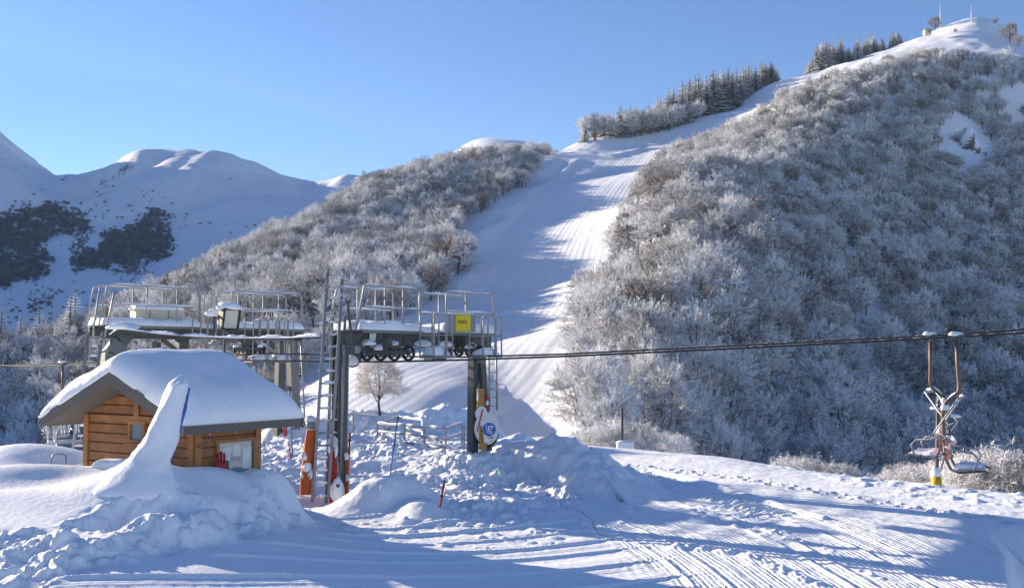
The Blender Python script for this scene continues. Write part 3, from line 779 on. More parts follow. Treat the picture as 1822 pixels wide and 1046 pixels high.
KIND = {}
def proto(key, cat_, tmat, cmat, data):
    (tv, tf), (cv, cf) = data
    KIND.setdefault(key, []).append((mesh_np('trunk', tv, tf, tmat, True), mesh_np('crown', cv, cf, cmat, False)))
for s in range(7): proto('beech', 'tree', BARK, FRA, beech(100 + s, 8.2 + .5 * (s % 3), 3.4 + .35 * (s % 4)))
for s in range(3): proto('brown', 'tree', BARK, FRB, beech(130 + s, 8.0, 3.5))
for s in range(5): proto('near', 'tree', BARK, FRA, beech(150 + s, 8.5 + .4 * s, 3.3 + .3 * (s % 3), 480, 22, .40, .044))
for s in range(2): proto('russet', 'tree', BARK, FRR, beech(170 + s, 8.5, 3.8, 300, 12))
for s in range(3): proto('shrub', 'shrub', BARK, FRS, beech(180 + s, 3.0, 1.9, 230, 15, .75, .03, .05, True))
for s in range(5): proto('conifer', 'conifer', CTR, CON, conifer(200 + s, 12, 2.2 + .2 * (s % 3)))
proto('lone', 'tree', BARK, FRB, beech(222, 4.4, 1.9, 300, 15, .62, .026, .34))
for s in range(2): proto('bush', 'bush', BARK, FAR, beech(230 + s, 5.5, 3.2, 90, 9, 1.3, .16, .1))

def plant(kind, name, loc, sc, rz, label, cat_, group=None, v=None):
    k = KIND[kind]; tm, cm = k[RNG.integers(len(k)) if v is None else v % len(k)]
    e = empty(name, loc, label, cat_, group); e.rotation_euler = (0, 0, rz); e.scale = sc
    link_mesh('trunk', tm, e); link_mesh('crown', cm, e)
    return e

# ---- where the woods stand (ground polygons in the photo), sown over the ground itself
W_RIGHT = [(1050,800),(1000,745),(985,700),(985,640),(1000,600),(1045,545),(1088,490),(1098,450),(1112,405),(1130,360),(1168,305),(1215,275),(1262,262),(1325,226),(1400,182),(1480,150),(1560,132),(1640,110),(1700,112),(1760,116),(1822,112),(1900,116),(2060,150),(2060,1000),(1300,1000)]
W_LEFT = [(990,284),(985,302),(960,322),(925,340),(890,356),(845,388),(815,412),(800,440),(838,455),(846,478),(815,512),(752,546),(705,580),(655,602),(600,632),(545,662),(480,740),(300,900),(-160,900),(-220,700),(-100,640),(0,622),(150,588),(240,562),(285,535),(370,484),(450,440),(600,368),(700,327),(820,292),(930,276)]
CLEAR = [(1695,214),(1730,212),(1782,275),(1765,306),(1695,306),(1665,280)]
def sow(sp, y0, y1):
    a, b = np.meshgrid(np.arange(-230, 300, sp), np.arange(y0, y1, sp), indexing='ij')
    return (a + RNG.uniform(-.42, .42, a.shape) * sp).ravel(), (b + RNG.uniform(-.42, .42, b.shape) * sp).ravel()
(_a, _b), (_c, _d) = sow(4.4, 48, 225), sow(3.7, 225, 470)
cx_, cy_ = np.concatenate([_a, _c]), np.concatenate([_b, _d]); cz_ = hz(cx_, cy_); tu, tv = proj(cx_, cy_, cz_)
dr_, dl_, dc_ = sdf(tu, tv, W_RIGHT), sdf(tu, tv, W_LEFT), sdf(tu, tv, CLEAR)
# ground hidden behind nearer ground is only kept close behind a crest
vis = np.ones(len(cx_), bool)
for f in np.linspace(.25, .985, 40):
    vis &= (EZ + (cz_ + 7.0 - EZ) * f) > hz(cx_ * f, np.maximum(cy_ * f, 40)) - 0.0
right = (dr_ > 0) & (dc_ < 0) & (tu > 960) & (cx_ > np.interp(cy_, [48, 75, 120, 185, 250, 310, 390, 460], [4, 5.5, 6, 12, 26, 38, 62, 120]))
left = (dl_ > 0) & (cx_ < np.interp(cy_, [48, 110, 185, 250, 310, 400], [-20, -12, -14, -6, 2, 20]))
right &= (cy_ > np.interp(cx_, [4, 14, 20, 40], [72, 78, 87, 92]))
keep = (right | left) & vis & (tu > -90) & (tu < 1920)
keep &= RNG.random(len(cx_)) < np.where(cy_ > 330, .95, .93)
ids = np.nonzero(keep)[0]; ids = ids[np.argsort(cy_[ids] + 0.0)]
print('deciduous trees', len(ids))
RUSSET = [(775,470),(800,455),(815,490),(790,500),(760,505)]
ind, rest = ids[:290], ids[290:]
zones = {}
def zone(u, v, y, isr):
    if isr:
        if y < 72: return 'frosted beech at the foot of the right wooded hill, behind the groomed edge'
        return 'frosted beech on the lower slope of the right wooded hill'
    return 'frosted beech low in the left wood, behind the lift towers and the hut'
def size(y): return 1.0
PROT = []
for i in ind:
    isr = bool(right[i]); y = cy_[i]; s = RNG.uniform(.78, 1.18) * np.interp(y, [50, 100, 200, 400], [.85, .80, .76, .72]) * (1 if isr else .9); b = RNG.uniform(.88, 1.12)
    kind = 'near' if y < 100 else ('beech' if RNG.random() < .75 else 'brown')
    lb = zone(tu[i], tv[i], y, isr)
    plant(kind, 'beech_tree', (cx_[i], cy_[i], cz_[i] - .2), (s * b, s * b, s), RNG.uniform(0, 6.28), lb, 'tree', 'beeches: ' + lb[20:60].strip())
print('last individual at', cy_[ind[-1]])

# ---- the rest of the wood reads as one mass: one object, its trees set out by a geometry node tree
def mass(name, pts, rot, scl, idx, meshes, kind='stuff'):
    me = bpy.data.meshes.new(name); me.vertices.add(len(pts)); me.vertices.foreach_set('co', np.asarray(pts, np.float32).ravel())
    for nm, ty, val in (('tree_turn', 'FLOAT', rot), ('tree_size', 'FLOAT', scl), ('tree_pick', 'INT', idx)):
        a = me.attributes.new(nm, ty, 'POINT'); a.data.foreach_set('value', np.asarray(val, np.int32 if ty == 'INT' else np.float32))
    ob = bpy.data.objects.new(name, me); COL.objects.link(ob)
    g = bpy.data.node_groups.new(name + '_nodes', 'GeometryNodeTree')
    g.interface.new_socket('Geometry', in_out='INPUT', socket_type='NodeSocketGeometry'); g.interface.new_socket('Geometry', in_out='OUTPUT', socket_type='NodeSocketGeometry')
    gi, go = g.nodes.new('NodeGroupInput'), g.nodes.new('NodeGroupOutput'); jn = g.nodes.new('GeometryNodeJoinGeometry')
    for mk in meshes:                                # every tree of the mass: trunk and crown of one kind
        j2 = g.nodes.new('GeometryNodeJoinGeometry')
        for src in mk:
            oi = g.nodes.new('GeometryNodeObjectInfo'); oi.inputs['Object'].default_value = src; oi.inputs['As Instance'].default_value = False; oi.transform_space = 'ORIGINAL'
            g.links.new(oi.outputs['Geometry'], j2.inputs[0])
        gt = g.nodes.new('GeometryNodeGeometryToInstance'); g.links.new(j2.outputs[0], gt.inputs[0]); g.links.new(gt.outputs[0], jn.inputs[0])
    def attr(nm, ty):
        n = g.nodes.new('GeometryNodeInputNamedAttribute'); n.data_type = ty; n.inputs[0].default_value = nm; return n.outputs[0]
    ip = g.nodes.new('GeometryNodeInstanceOnPoints')
    g.links.new(gi.outputs[0], ip.inputs['Points']); g.links.new(jn.outputs[0], ip.inputs['Instance']); ip.inputs['Pick Instance'].default_value = True
    g.links.new(attr('tree_pick', 'INT'), ip.inputs['Instance Index'])
    cb = g.nodes.new('ShaderNodeCombineXYZ'); g.links.new(attr('tree_turn', 'FLOAT'), cb.inputs[2])
    er = g.nodes.new('FunctionNodeEulerToRotation'); g.links.new(cb.outputs[0], er.inputs[0]); g.links.new(er.outputs[0], ip.inputs['Rotation'])
    g.links.new(attr('tree_size', 'FLOAT'), ip.inputs['Scale']); g.links.new(ip.outputs[0], go.inputs[0])
    md = ob.modifiers.new('trees', 'NODES'); md.node_group = g
    for mk in meshes:
        for src in mk:
            for m_ in src.data.materials:
                if m_.name not in [x.name for x in me.materials]: me.materials.append(m_)
    tag(ob, kind=kind)
    return ob

# one tree of each kind, already standing in the scene, serves as pattern for the mass
pat = []
def pattern(kind, n):
    out = []
    for tm, cm in KIND[kind][:n]:
        t_ = [o for o in SC.objects if o.type == 'MESH' and o.data in (tm, cm) and o.parent is not None]
        a = next((o for o in t_ if o.data == tm), None); b = next((o for o in t_ if o.data == cm), None)
        if a and b: out.append((a, b))
    return out
# ---- conifers, each on its own
def con(u, v, Y, hpx, label, group, w=1.8):
    p = at(u, v, Y); z = float(hz(np.array([p.x]), np.array([Y]))[0])
    H = hpx * 1.2 * Y / FPX; s = H / 12.0
    plant('conifer', 'conifer_tree', (p.x, Y, min(z, p.z) - .3), (s * w, s * w, s), RNG.uniform(0, 6.28), label, 'conifer', group)
L1 = 'snow laden conifer in the dark row along the upper left edge of the ski slope'
for k in range(95):
    t = RNG.random() ** .8; u = 1035 + 350 * t + RNG.uniform(-6, 6)
    vb = np.interp(u, [1030, 1100, 1180, 1260, 1330, 1390], [246, 242, 230, 202, 172, 146]); hp = np.interp(u, [1030, 1100, 1200, 1270, 1330, 1390], [30, 34, 58, 64, 46, 30]) * RNG.uniform(.5, 1.15)
    con(u, vb - RNG.uniform(-3, 3), np.interp(u, [1030, 1200, 1390], [404, 414, 458]) + RNG.uniform(-1, 12), hp, L1, 'conifers along the upper ski slope')
for u, v, h in [(1105,246,52),(1040,243,30),(1270,203,70),(1258,206,62),(1215,216,60),(1290,196,58),(1303,190,55)]:
    con(u, v, np.interp(u, [1030, 1200, 1390], [400, 412, 452]), h, L1, 'conifers along the upper ski slope', 1.9)
L2 = 'snow laden conifer in the small group below the summit snowfield'
for k in range(44):
    u = 1435 + 165 * RNG.random(); vb = np.interp(u, [1435, 1500, 1560, 1600], [138, 112, 96, 84]); hp = np.interp(u, [1435, 1470, 1520, 1600], [32, 48, 44, 26]) * RNG.uniform(.5, 1.15)
    con(u, vb, 452 + RNG.uniform(0, 10), hp, L2, 'conifers below the summit')
for u, v, Y, h, lb in [(378,474,262,34,'single snowy conifer rising from the crest of the left wood, the taller of two'),(459,430,275,26,'single snowy conifer high on the crest of the left wood, the shorter of two'),(320,520,242,16,'tiny conifer low on the crest of the left wood, beside the far snow track')]:
    con(u, v, Y, h, lb, None)
L3 = 'dark conifer in the shaded row at the left edge, above the hut and tower'
for k in range(26):
    u = -20 + 155 * RNG.random(); ys = np.arange(110, 300, 1.5); xs_ = (u - CX) / FPX * ys
    Yc = ys[np.argmax((hz(xs_, ys) - EZ) / ys)] - RNG.uniform(0, 7); xc = (u - CX) / FPX * Yc; zc = float(hz(np.array([xc]), np.array([Yc]))[0]); s_ = RNG.uniform(.55, 1.05)
    plant('conifer', 'conifer_tree', (xc, Yc, zc - .3), (s_ * 1.5, s_ * 1.5, s_), RNG.uniform(0, 6.28), L3, 'conifer', 'shaded conifers at the left')
# ---- frosted broadleaves among the upper conifers
L4 = 'frosted bare tree among the conifers above the top of the ski slope'
for u, v, h in [(1040,248,44),(1058,249,40),(1076,249,44),(1095,248,38),(1122,246,46),(1140,244,50),(1158,240,46),(1172,237,52),(1190,232,46),(1206,226,44),(1225,220,40),(1085,246,46),(1130,242,52),(1060,246,50),(1240,214,36)]:
    Y = np.interp(u, [1030, 1200, 1390], [398, 408, 450]); p = at(u, v + 1, Y); s = h * Y / FPX / 8.5
    plant('beech', 'beech_tree', (p.x, Y, p.z), (s, s, s), RNG.uniform(0, 6.28), L4, 'tree', 'frosted trees among the upper conifers')
# ---- russet trees at the edge of the piste, shrubs on the plateau rim, the lone tree on the bank
for u, v, Y, h, lb in [(800,482,214,72,'brown leaved tree at the left edge of the ski slope, the tallest russet one'),(770,512,204,62,'russet tree just below the tallest brown one by the ski slope'),(826,470,220,52,'small brown tree standing nearest to the ski slope edge')]:
    p = at(u, v, Y); z = float(hz(np.array([p.x]), np.array([Y]))[0]); s = h * Y / FPX / 8.5
    plant('russet', 'beech_tree', (p.x, Y, z - .3), (s, s, s), RNG.uniform(0, 6.28), lb, 'tree')
SH = [(1060,806,38,52),(1095,806,39,58),(1128,808,38,60),(1165,812,39,48),(1045,800,40,40),(1200,812,40,40),
      (1395,846,33,34),(1425,848,32,36),(1455,850,31.5,36),(1485,853,31,32),(1515,860,31,30),
      (1585,876,29.5,38),(1620,876,29,48),(1655,880,29,56),(1690,884,28,70),(1722,888,27,76),(1755,892,27,88),(1790,896,26,96),(1822,902,26,96),(1850,905,26,90),(1605,868,31,44),(1705,878,30,66),(1772,884,29,84)]
for k, (u, v, Y, h) in enumerate(SH):
    p = at(u, v + 8, Y); s = (h + 8) * Y / FPX / 3.0
    nm = 'around the lamp post behind the plateau edge' if u < 1250 else 'in the low clump midway along the plateau edge' if u < 1540 else 'behind the chairs at the right edge'
    plant('shrub', 'frosted_shrub', p, (s * 1.15, s * 1.15, s), RNG.uniform(0, 6.28), 'white frosted shrub ' + nm, 'shrub', 'shrubs ' + nm)
p = near_hit(676, 738); 
e = plant('lone', 'lone_tree', (p.x, p.y, p.z - .05), (1, 1, 1), 1.0, 'small lone frosted tree with a dark trunk on the snow bank behind the queue fence', 'tree')
_s = 108 * p.y / FPX / 4.4; e.scale = (_s, _s, _s)
# ---- bushes and two small trees on the summit
for u, v, h, lb in [(1797,76,40,'round brown tree on the right shoulder of the summit'),(1664,56,30,'bare tree beside the little summit building'),(1772,42,14,'low bush at the very top of the summit'),(1700,60,10,'low bush on the summit snow below the top'),(1812,84,26,'small bush right of the round brown summit tree')]:
    P = hit(u, v, 300, 600)
    if P is None: P = at(u, v, 430)
    s = h * P.y / FPX / 8.5; plant('brown', 'summit_tree', (P.x, P.y, P.z - .3), (s, s, s), RNG.uniform(0, 6.28), lb, 'tree')

# ---- the far part of the wood, one mass
if len(rest):
    pats = pattern('beech', 7) + pattern('brown', 3)
    n = len(rest); yy = cy_[rest]
    s = RNG.uniform(.78, 1.2, n) * np.interp(yy, [50, 100, 200, 400], [.85, .80, .76, .70])
    pk = np.where(RNG.random(n) < np.interp(yy, [100, 180, 280], [.85, .75, .42]), RNG.integers(0, 7, n), 7 + RNG.integers(0, 3, n)) % max(1, len(pats))
    mass('far_beech_wood', np.stack([cx_[rest], cy_[rest], cz_[rest] - .2], 1), RNG.uniform(0, 6.28, n), s, pk, pats)
# ---- bare scrub on the far mountain
FB = [[(-60,395),(60,365),(110,360),(160,385),(168,420),(120,425),(95,440),(110,480),(85,505),(0,520),(-60,520)],[(172,420),(215,408),(270,372),(290,378),(300,405),(310,440),(305,462),(250,474),(165,490),(120,470),(150,440),(180,425)],
      [(110,480),(150,465),(235,470),(165,488),(120,490)],[(45,545),(75,530),(95,520),(90,545),(60,560)],[(80,330),(130,316),(110,335)]]
pts = []
siz = []
def many(poly, n, f=1.0):
    us = [q[0] for q in poly]; vs_ = [q[1] for q in poly]
    for _ in range(n):
        u, v = RNG.uniform(min(us), max(us)), RNG.uniform(min(vs_), max(vs_))
        d_ = sdf(np.array([u]), np.array([v]), poly)[0]
        if d_ / 16 + 2.2 * float(fbm(np.array([u / 34]), np.array([v / 26]), 4, 77, .65)[0]) < RNG.normal() * .35 + .15: continue
        P = hit(u, v, 430, 1900, mz, 900)
        if P: pts.append(P); siz.append(f * float(np.clip(.55 + d_ / 40, .4, 1)))
many(FB[0], 3000); many(FB[1], 2400); many(FB[2], 60); many(FB[3], 60); many(FB[4], 40)
many([(0,340),(200,330),(330,380),(330,460),(160,420)], 110, .55); many([(130,300),(400,290),(520,400),(330,460),(200,380)], 60, .5); many([(0,520),(260,490),(200,560),(0,600)], 140, .6)
b0 = plant('bush', 'mountain_bush', pts[0], (1, 1, 1), 0, 'single bare bush at the edge of the dark scrub on the far mountain', 'bush', None, 0); b1 = plant('bush', 'mountain_bush', pts[1], (1, 1, 1), 0, 'single bare bush within the dark scrub on the far mountain', 'bush', None, 1)
pts = np.array([tuple(q) for q in pts[2:]]); n = len(pts)
sc_ = RNG.uniform(.6, 1.5, n) * np.array(siz[2:]) * np.interp(pts[:, 1], [430, 900, 1300], [.36, .64, .86])
mass('mountain_scrub', pts, RNG.uniform(0, 6.28, n), sc_, RNG.integers(0, 2, n), [tuple(b0.children), tuple(b1.children)])
# ---- rock in the clearing of the right wood
P = hit(1718, 262, 60, 500)
if P:
    rk = MB(); rk.lump((0, 0, 0), (4.6, 3.0, 5.4), 34, 20, .34, 5, .6); rk.lump((3.6, -.6, -3.6), (3.4, 2.4, 3.2), 20, 12, .25, 8, .6); rk.lump((-1.5, -.4, -3.2), (3, 2, 3), 20, 12, .25, 9, .6)
    o = rk.build('rock_outcrop', M['rock'], None, False, Vector((0, 0, 0))); o.location = P; s = P.y / 190; o.scale = (s * .5, s * .5, s * .55)
    tag(o, 'snowy rock outcrop in the small clearing of the right-hand wood', 'rock')
# ================================================================== THE HUT
def wood_mat(name, col):
    m, nt, b = nodes(name)
    tc = N(nt, 'TexCoord').outputs['Object']
    mp = N(nt, 'Mapping', {'Vector': tc, 'Rotation': (0, 0, -math.atan2(.54, -.84)), 'Scale': (1, 1, 9)})
    v = mp.outputs[0]
    g = noise(nt, v, 3.0, 6, .65); k = noise(nt, tc, 3.2, 3, .5); kn = noise(nt, tc, 7.0, 1, .4)
    c = mixc(nt, math_(nt, 'MULTIPLY', math_(nt, 'ADD', g, -.3), 2.0, clamp=True), tuple(x * .50 for x in col), col)
    c = mixc(nt, math_(nt, 'MULTIPLY', math_(nt, 'ADD', k, -.42), 1.8, clamp=True), c, tuple(min(1, x * 1.35) for x in col))
    c = mixc(nt, math_(nt, 'MULTIPLY', math_(nt, 'ADD', kn, -.69), 12, clamp=True), c, tuple(x * .22 for x in col))
    sz = N(nt, 'SeparateXYZ'); nt.links.new(tc, sz.inputs[0]); fl = math_(nt, 'FLOOR', math_(nt, 'DIVIDE', sz.outputs[2], .172)); wn = N(nt, 'TexWhiteNoise', noise_dimensions='1D'); nt.links.new(fl, wn.inputs['W'])
    c = mixc(nt, math_(nt, 'MULTIPLY', wn.outputs['Value'], .45), c, tuple(x * .45 + .03 for x in col))
    c = mixc(nt, math_(nt, 'MULTIPLY', math_(nt, 'ADD', noise(nt, tc, 1.1, 5, .7), -.5), 1.6, clamp=True), c, (.16, .12, .09))
    nt.links.new(c, b.inputs['Base Color']); b.inputs['Roughness'].default_value = .6; b.inputs['Specular IOR Level'].default_value = .3
    bp = N(nt, 'Bump', {'Strength': .5, 'Distance': .004, 'Height': g}); nt.links.new(bp.outputs[0], b.inputs['Normal'])
    return m
WOOD = wood_mat('honey_log_wood', (.40, .175, .066)); WOODT = wood_mat('honey_trim_wood', (.50, .22, .078)); WOODD = solid('dark_joint_wood', (.10, .045, .02), .8, 0, .3, 9)
GLASS, _nt, _b = nodes('cold_window_glass'); _b.inputs['Base Color'].default_value = (.30, .34, .35, 1); _b.inputs['Roughness'].default_value = .06; _b.inputs['Specular IOR Level'].default_value = .9; _b.inputs['Metallic'].default_value = .35
ICE, _nt, _b = nodes('icicle_ice'); _b.inputs['Base Color'].default_value = (.80, .84, .88, 1); _b.inputs['Roughness'].default_value = .12; _b.inputs['Transmission Weight'].default_value = .55; _b.inputs['IOR'].default_value = 1.31

C0 = at(345, 846, 16.8); C0.z -= .75
hg, hd = Vector((-.84, .543, 0)).normalized(), Vector((.543, .84, 0)).normalized()
UP = Vector((0, 0, 1)); HW, HDp = 3.05, 1.45
ZW = EZ - 1.02 - C0.z; SL = .42; ZRG = ZW + SL * HW / 2
hut = empty('log_hut', C0, 'small honey coloured log hut with a thick rounded cap of snow on its roof', 'hut')
H_ = lambda a, b, z: C0 + hg * a + hd * b + UP * z
core = MB(); core.prism([(0.05, 0), (HW - .05, 0), (HW - .05, ZW), (HW / 2, ZRG - .02), (.05, ZW)], H_(0, .05, 0), hg, UP, hd, HDp - .1); core.build('wall_core', WOODD, hut)
wl = MB(); ch = .172; zz = 0
rngw = random.Random(3)
while zz < ZRG:
    z0, z1 = zz + .006, zz + ch - .006
    def span(z):
        if z <= ZW: return 0.0, HW
        e = (z - ZW) / SL; return e, HW - e
    (a0, b0_), (a1, b1_) = span(z0), span(z1)
    if b1_ - a1 > .15:
        for off, th_, ins in ((0.0, .05, .012), (.012, .05, 0)):
            zb, zt = (z0, z1) if ins else (z0 + .014, z1 - .014)
            wl.prism([(a0, zb), (b0_, zb), (b1_, zt), (a1, zt)], H_(0, (-.0 if ins else -.012), 0), hg, UP, hd, .06 if ins else .05)
    if z1 < ZW + .02:
        wl.prism([(0, z0), (HDp, z0), (HDp, z1), (0, z1)], H_(.06, 0, 0), hd, UP, -hg, .06)
        wl.prism([(.02, z0 + .014), (HDp - .02, z0 + .014), (HDp - .02, z1 - .014), (.02, z1 - .014)], H_(.05, 0, 0), hd, UP, -hg, .062)
    zz += ch
wl.build('wall', WOOD, hut)
tr = MB()
tr.beam(H_(.06, -.030, 0), H_(.06, -.030, ZW + .02), .13, .03, hd); tr.beam(H_(-.030, .055, 0), H_(-.030, .055, ZW), .03, .13, hd)
tr.beam(H_(HW - .06, -.030, 0), H_(HW - .06, -.030, ZW + .02), .13, .03, hd); tr.beam(H_(-.030, HDp - .06, 0), H_(-.030, HDp - .06, ZW), .03, .13, hd)
tr.beam(H_(HW / 2, -.034, ZW + .0), H_(HW / 2, -.034, ZRG - .04), .12, .03, hd)
tr.beam(H_(.2, -.028, ZW - .03), H_(HW - .2, -.028, ZW - .03), .028, .10, UP)
tr.build('corner_trim', WOODT, hut)
def window(a_from, b_from, along, out, w, z0, z1, red=False):
    """frame, sill and pane on the wall point H_(a,b), running along `along`"""
    o = H_(a_from, b_from, 0); f = MB()
    for (p, q) in (((0, z0), (w, z0)), ((0, z1), (w, z1))): f.beam(o + along * (p[0] - .05) + UP * p[1] + out * .035, o + along * (q[0] + .05) + UP * q[1] + out * .035, .05, .06, UP)
    for p in (0, w): f.beam(o + along * p + UP * (z0 + .03) + out * .033, o + along * p + UP * (z1 - .03) + out * .033, .06, .05, out)
    fo = f.build('window', WOODT, hut)
    pn = MB(); pn.prism([(.03, z0 + .03), (w - .03, z0 + .03), (w - .03, z1 - .03), (.03, z1 - .03)], o + out * .016, along, UP, out, .006); pn.build('pane', GLASS, fo)
    si = MB(); si.beam(o + along * -.07 + UP * (z0 - .045) + out * .05, o + along * (w + .07) + UP * (z0 - .045) + out * .05, .09, .03, UP); si.build('sill', WOODT, fo)
    return fo
zw = lambda v, Y: at(500, v, Y).z - C0.z
window(1.30, 0, hg, -hd, .40, zw(786, 17.5), zw(752, 17.5))
w2 = window(0, .46, hd, -hg, .84, zw(848, 17.5), zw(783, 17.5))
# things seen behind the right pane: pale papers stuck inside
pp = MB(); o = H_(0, .46, 0) - hg * .0235
for (x0, y0, x1, y1) in ((.12, .30, .30, .52), (.36, .36, .52, .56), (.58, .12, .78, .5)): pp.prism([(x0, zw(848, 17.5) + y0), (x1, zw(848, 17.5) + y0), (x1, zw(848, 17.5) + y1), (x0, zw(848, 17.5) + y1)], o, hd, UP, -hg, .002)
pp.build('papers', solid('faded_paper', (.62, .64, .64), .7, 0, .25, 5), w2)
dk = MB(); dk.prism([(.04, zw(848, 17.5) + .04), (.30, zw(848, 17.5) + .04), (.26, zw(848, 17.5) + .30), (.04, zw(848, 17.5) + .34)], o + hg * .0003, hd, UP, -hg, .0015); dk.build('painted_gloom', solid('painted_dark_interior', (.06, .055, .06), .6, 0, .4, 6), w2)  # dark plate on the pane, painting the gloom of the room behind
# roof: two slabs
rf = MB(); OV, OB0, OB1, TH_ = .46, -.58, HDp + .60, .16
A = HW / 2 + OV; zr = ZRG + .0
for sgn in (1, -1):
    prof = [(0, 0), (sgn * A, -SL * A), (sgn * A, -SL * A + TH_), (0, TH_ + .03)]
    if sgn < 0: prof = prof[::-1]
    rf.prism(prof, H_(HW / 2, OB0, zr), hg, UP, hd, OB1 - OB0)
roof = rf.build('roof', M['trim'], hut)
for sgn in (1, -1):
    for bq in (OB0 - .03, OB1):
        bb = MB(); bb.prism([(0, -.03), (sgn * (A + .02), -SL * (A + .02) - .03), (sgn * (A + .02), -SL * (A + .02) + .185), (0, .215)][::1 if sgn > 0 else -1], H_(HW / 2, bq, zr), hg, UP, hd, .03)
        bb.build('barge_board', M['trim'], roof)
# snow on the roof
na, nb = 90, 60; AS = A + .05; vs = []
aa = np.linspace(-1, 1, na + 1); bq = np.linspace(0, 1, nb + 1); LB = OB1 - OB0 + .10
for ia in range(na + 1):
    for ib in range(nb + 1):
        a, b = aa[ia] * AS, bq[ib] * LB
        ea = min(1, (AS - abs(a)) / .85); eb = min(1, min(b, LB - b) / .55)
        e = math.sqrt(max(0, 1 - (1 - ea) ** 2.2)) * math.sqrt(max(0, 1 - (1 - eb) ** 2.4))
        sm = math.sqrt(a * a + .8 ** 2) - .8 * .70
        n_ = float(fbm(np.array([a * .8 + 5]), np.array([b * .8]), 2, 88)[0]); AS_ = AS + .05 * float(fbm(np.array([a * 0 + (a > 0) * 9.0]), np.array([b * 3.0]), 3, 89)[0])
        z = TH_ + .03 - SL * abs(a)
        top = z + e * (.41 + .16 * n_ + (SL * (abs(a) - sm)) * .55 - .02 * (a > 0))
        bulge = .05 * math.sin(math.pi * min(1, e))
        vs.append(H_(HW / 2 + a * AS_ / AS, OB0 - .05 + b + .05 * float(fbm(np.array([a * 2.5]), np.array([(b > LB / 2) * 7.0]), 3, 90)[0]) * (1 - eb), zr + max(top, z - .02)))
k = len(vs)
for ia in range(na + 1):
    for ib in range(nb + 1):
        a, b = aa[ia] * AS, bq[ib] * LB
        vs.append(H_(HW / 2 + a * .97, OB0 - .05 + .04 + b * (LB - .08) / LB, zr + TH_ + .012 - SL * abs(a) - .02))
q = lambda i, j: i * (nb + 1) + j
fs = [(q(i, j), q(i, j + 1), q(i + 1, j + 1), q(i + 1, j)) for i in range(na) for j in range(nb)] + [(k + q(i, j), k + q(i + 1, j), k + q(i + 1, j + 1), k + q(i, j + 1)) for i in range(na) for j in range(nb)]
for i in range(na): fs += [(q(i, 0), q(i + 1, 0), k + q(i + 1, 0), k + q(i, 0)), (k + q(i, nb), k + q(i + 1, nb), q(i + 1, nb), q(i, nb))]
for j in range(nb): fs += [(q(0, j + 1), q(0, j), k + q(0, j), k + q(0, j + 1)), (q(na, j), q(na, j + 1), k + q(na, j + 1), k + q(na, j))]
MB().add(vs, fs).build('snow_cap', M['snow'], roof, True)
rr = random.Random(5)
for i in range(20):
    ic = MB(); b = OB0 + .05 + rr.random() * 1.5; L = rr.choice((.14, .22, .32, .45, .55)); p = H_(HW + OV - .03, b, zr - SL * A + .01)
    ic.tube([p, p - UP * L * .4 + hg * .004, p - UP * L], [.028, .018, .003], 6); ic.build('icicle', ICE, hut, True)
for i in range(5):
    ic = MB(); L = rr.uniform(.05, .12); p = H_(-OV + .03, OB0 + .5 + rr.random() * 1.8, zr - SL * A + .01)
    ic.tube([p, p - UP * L], [.012, .002], 5); ic.build('icicle', ICE, hut, True)

# ---- the leaning board buried in snow in front of the hut
sl_ = empty('leaning_board', at(268, 842, 15.55), 'blue edged board leaning towards the hut, buried under a long tongue of snow', 'board')
P = [at(*q) for q in [(321, 672, 15.95), (316, 690, 15.9), (309, 718, 15.8), (299, 750, 15.7), (286, 785, 15.6), (272, 812, 15.5), (258, 836, 15.4)]]; _g = near_hit(244, 853); P.append(_g + Vector((0, .08, -.14))); P.append(_g + Vector((0, .08, -.5)))
Wd = [.12, .17, .18, .205, .26, .34, .46, .64, .72]; tb = MB(); vs = []; nn = 22
rs = random.Random(2)
fine_n = 44; Pf, Wf = [], []
for i in range(fine_n + 1):
    t = i / fine_n * (len(P) - 1); j = min(int(t), len(P) - 2); f = t - j
    Pf.append(P[j].lerp(P[j + 1], f)); Wf.append((Wd[j] * (1 - f) + Wd[j + 1] * f))
for i, (p, w_) in enumerate(zip(Pf, Wf)):
    e = min(1, .35 + i / 3.0)
    for kk in range(nn):
        a = 2 * math.pi * kk / nn; n_ = 1 + .24 * float(fbm(np.array([math.cos(a) * 1.3 + i * .13]), np.array([math.sin(a) * 1.3 + i * .05]), 4, 7, .6)[0])
        vs.append(p + Vector((math.cos(a) * w_ * n_ * e, math.sin(a) * max(.20, w_ * .62) * n_ * e - .06, .05 * math.sin(a))))
vs += [Pf[0] + UP * .03, Pf[-1]]
fs = [(i * nn + kk, (i + 1) * nn + kk, (i + 1) * nn + (kk + 1) % nn, i * nn + (kk + 1) % nn) for i in range(fine_n) for kk in range(nn)]
fs += [(len(vs) - 2, kk, (kk + 1) % nn) for kk in range(nn)]
tb.add(vs, fs).build('snow_tongue', M['snow'], sl_, True)
bd = MB(); pa = [at(336, 690, 15.95), at(331, 722, 15.85), at(322, 758, 15.75), at(310, 796, 15.65), at(300, 826, 15.6)]
for p, q_ in zip(pa[:-1], pa[1:]): bd.beam(p + Vector((-.05, .04, 0)), q_ + Vector((-.06, .04, 0)), .11, .05, Vector((0, 1, 0)))
bd.build('board', M['blue'], sl_)
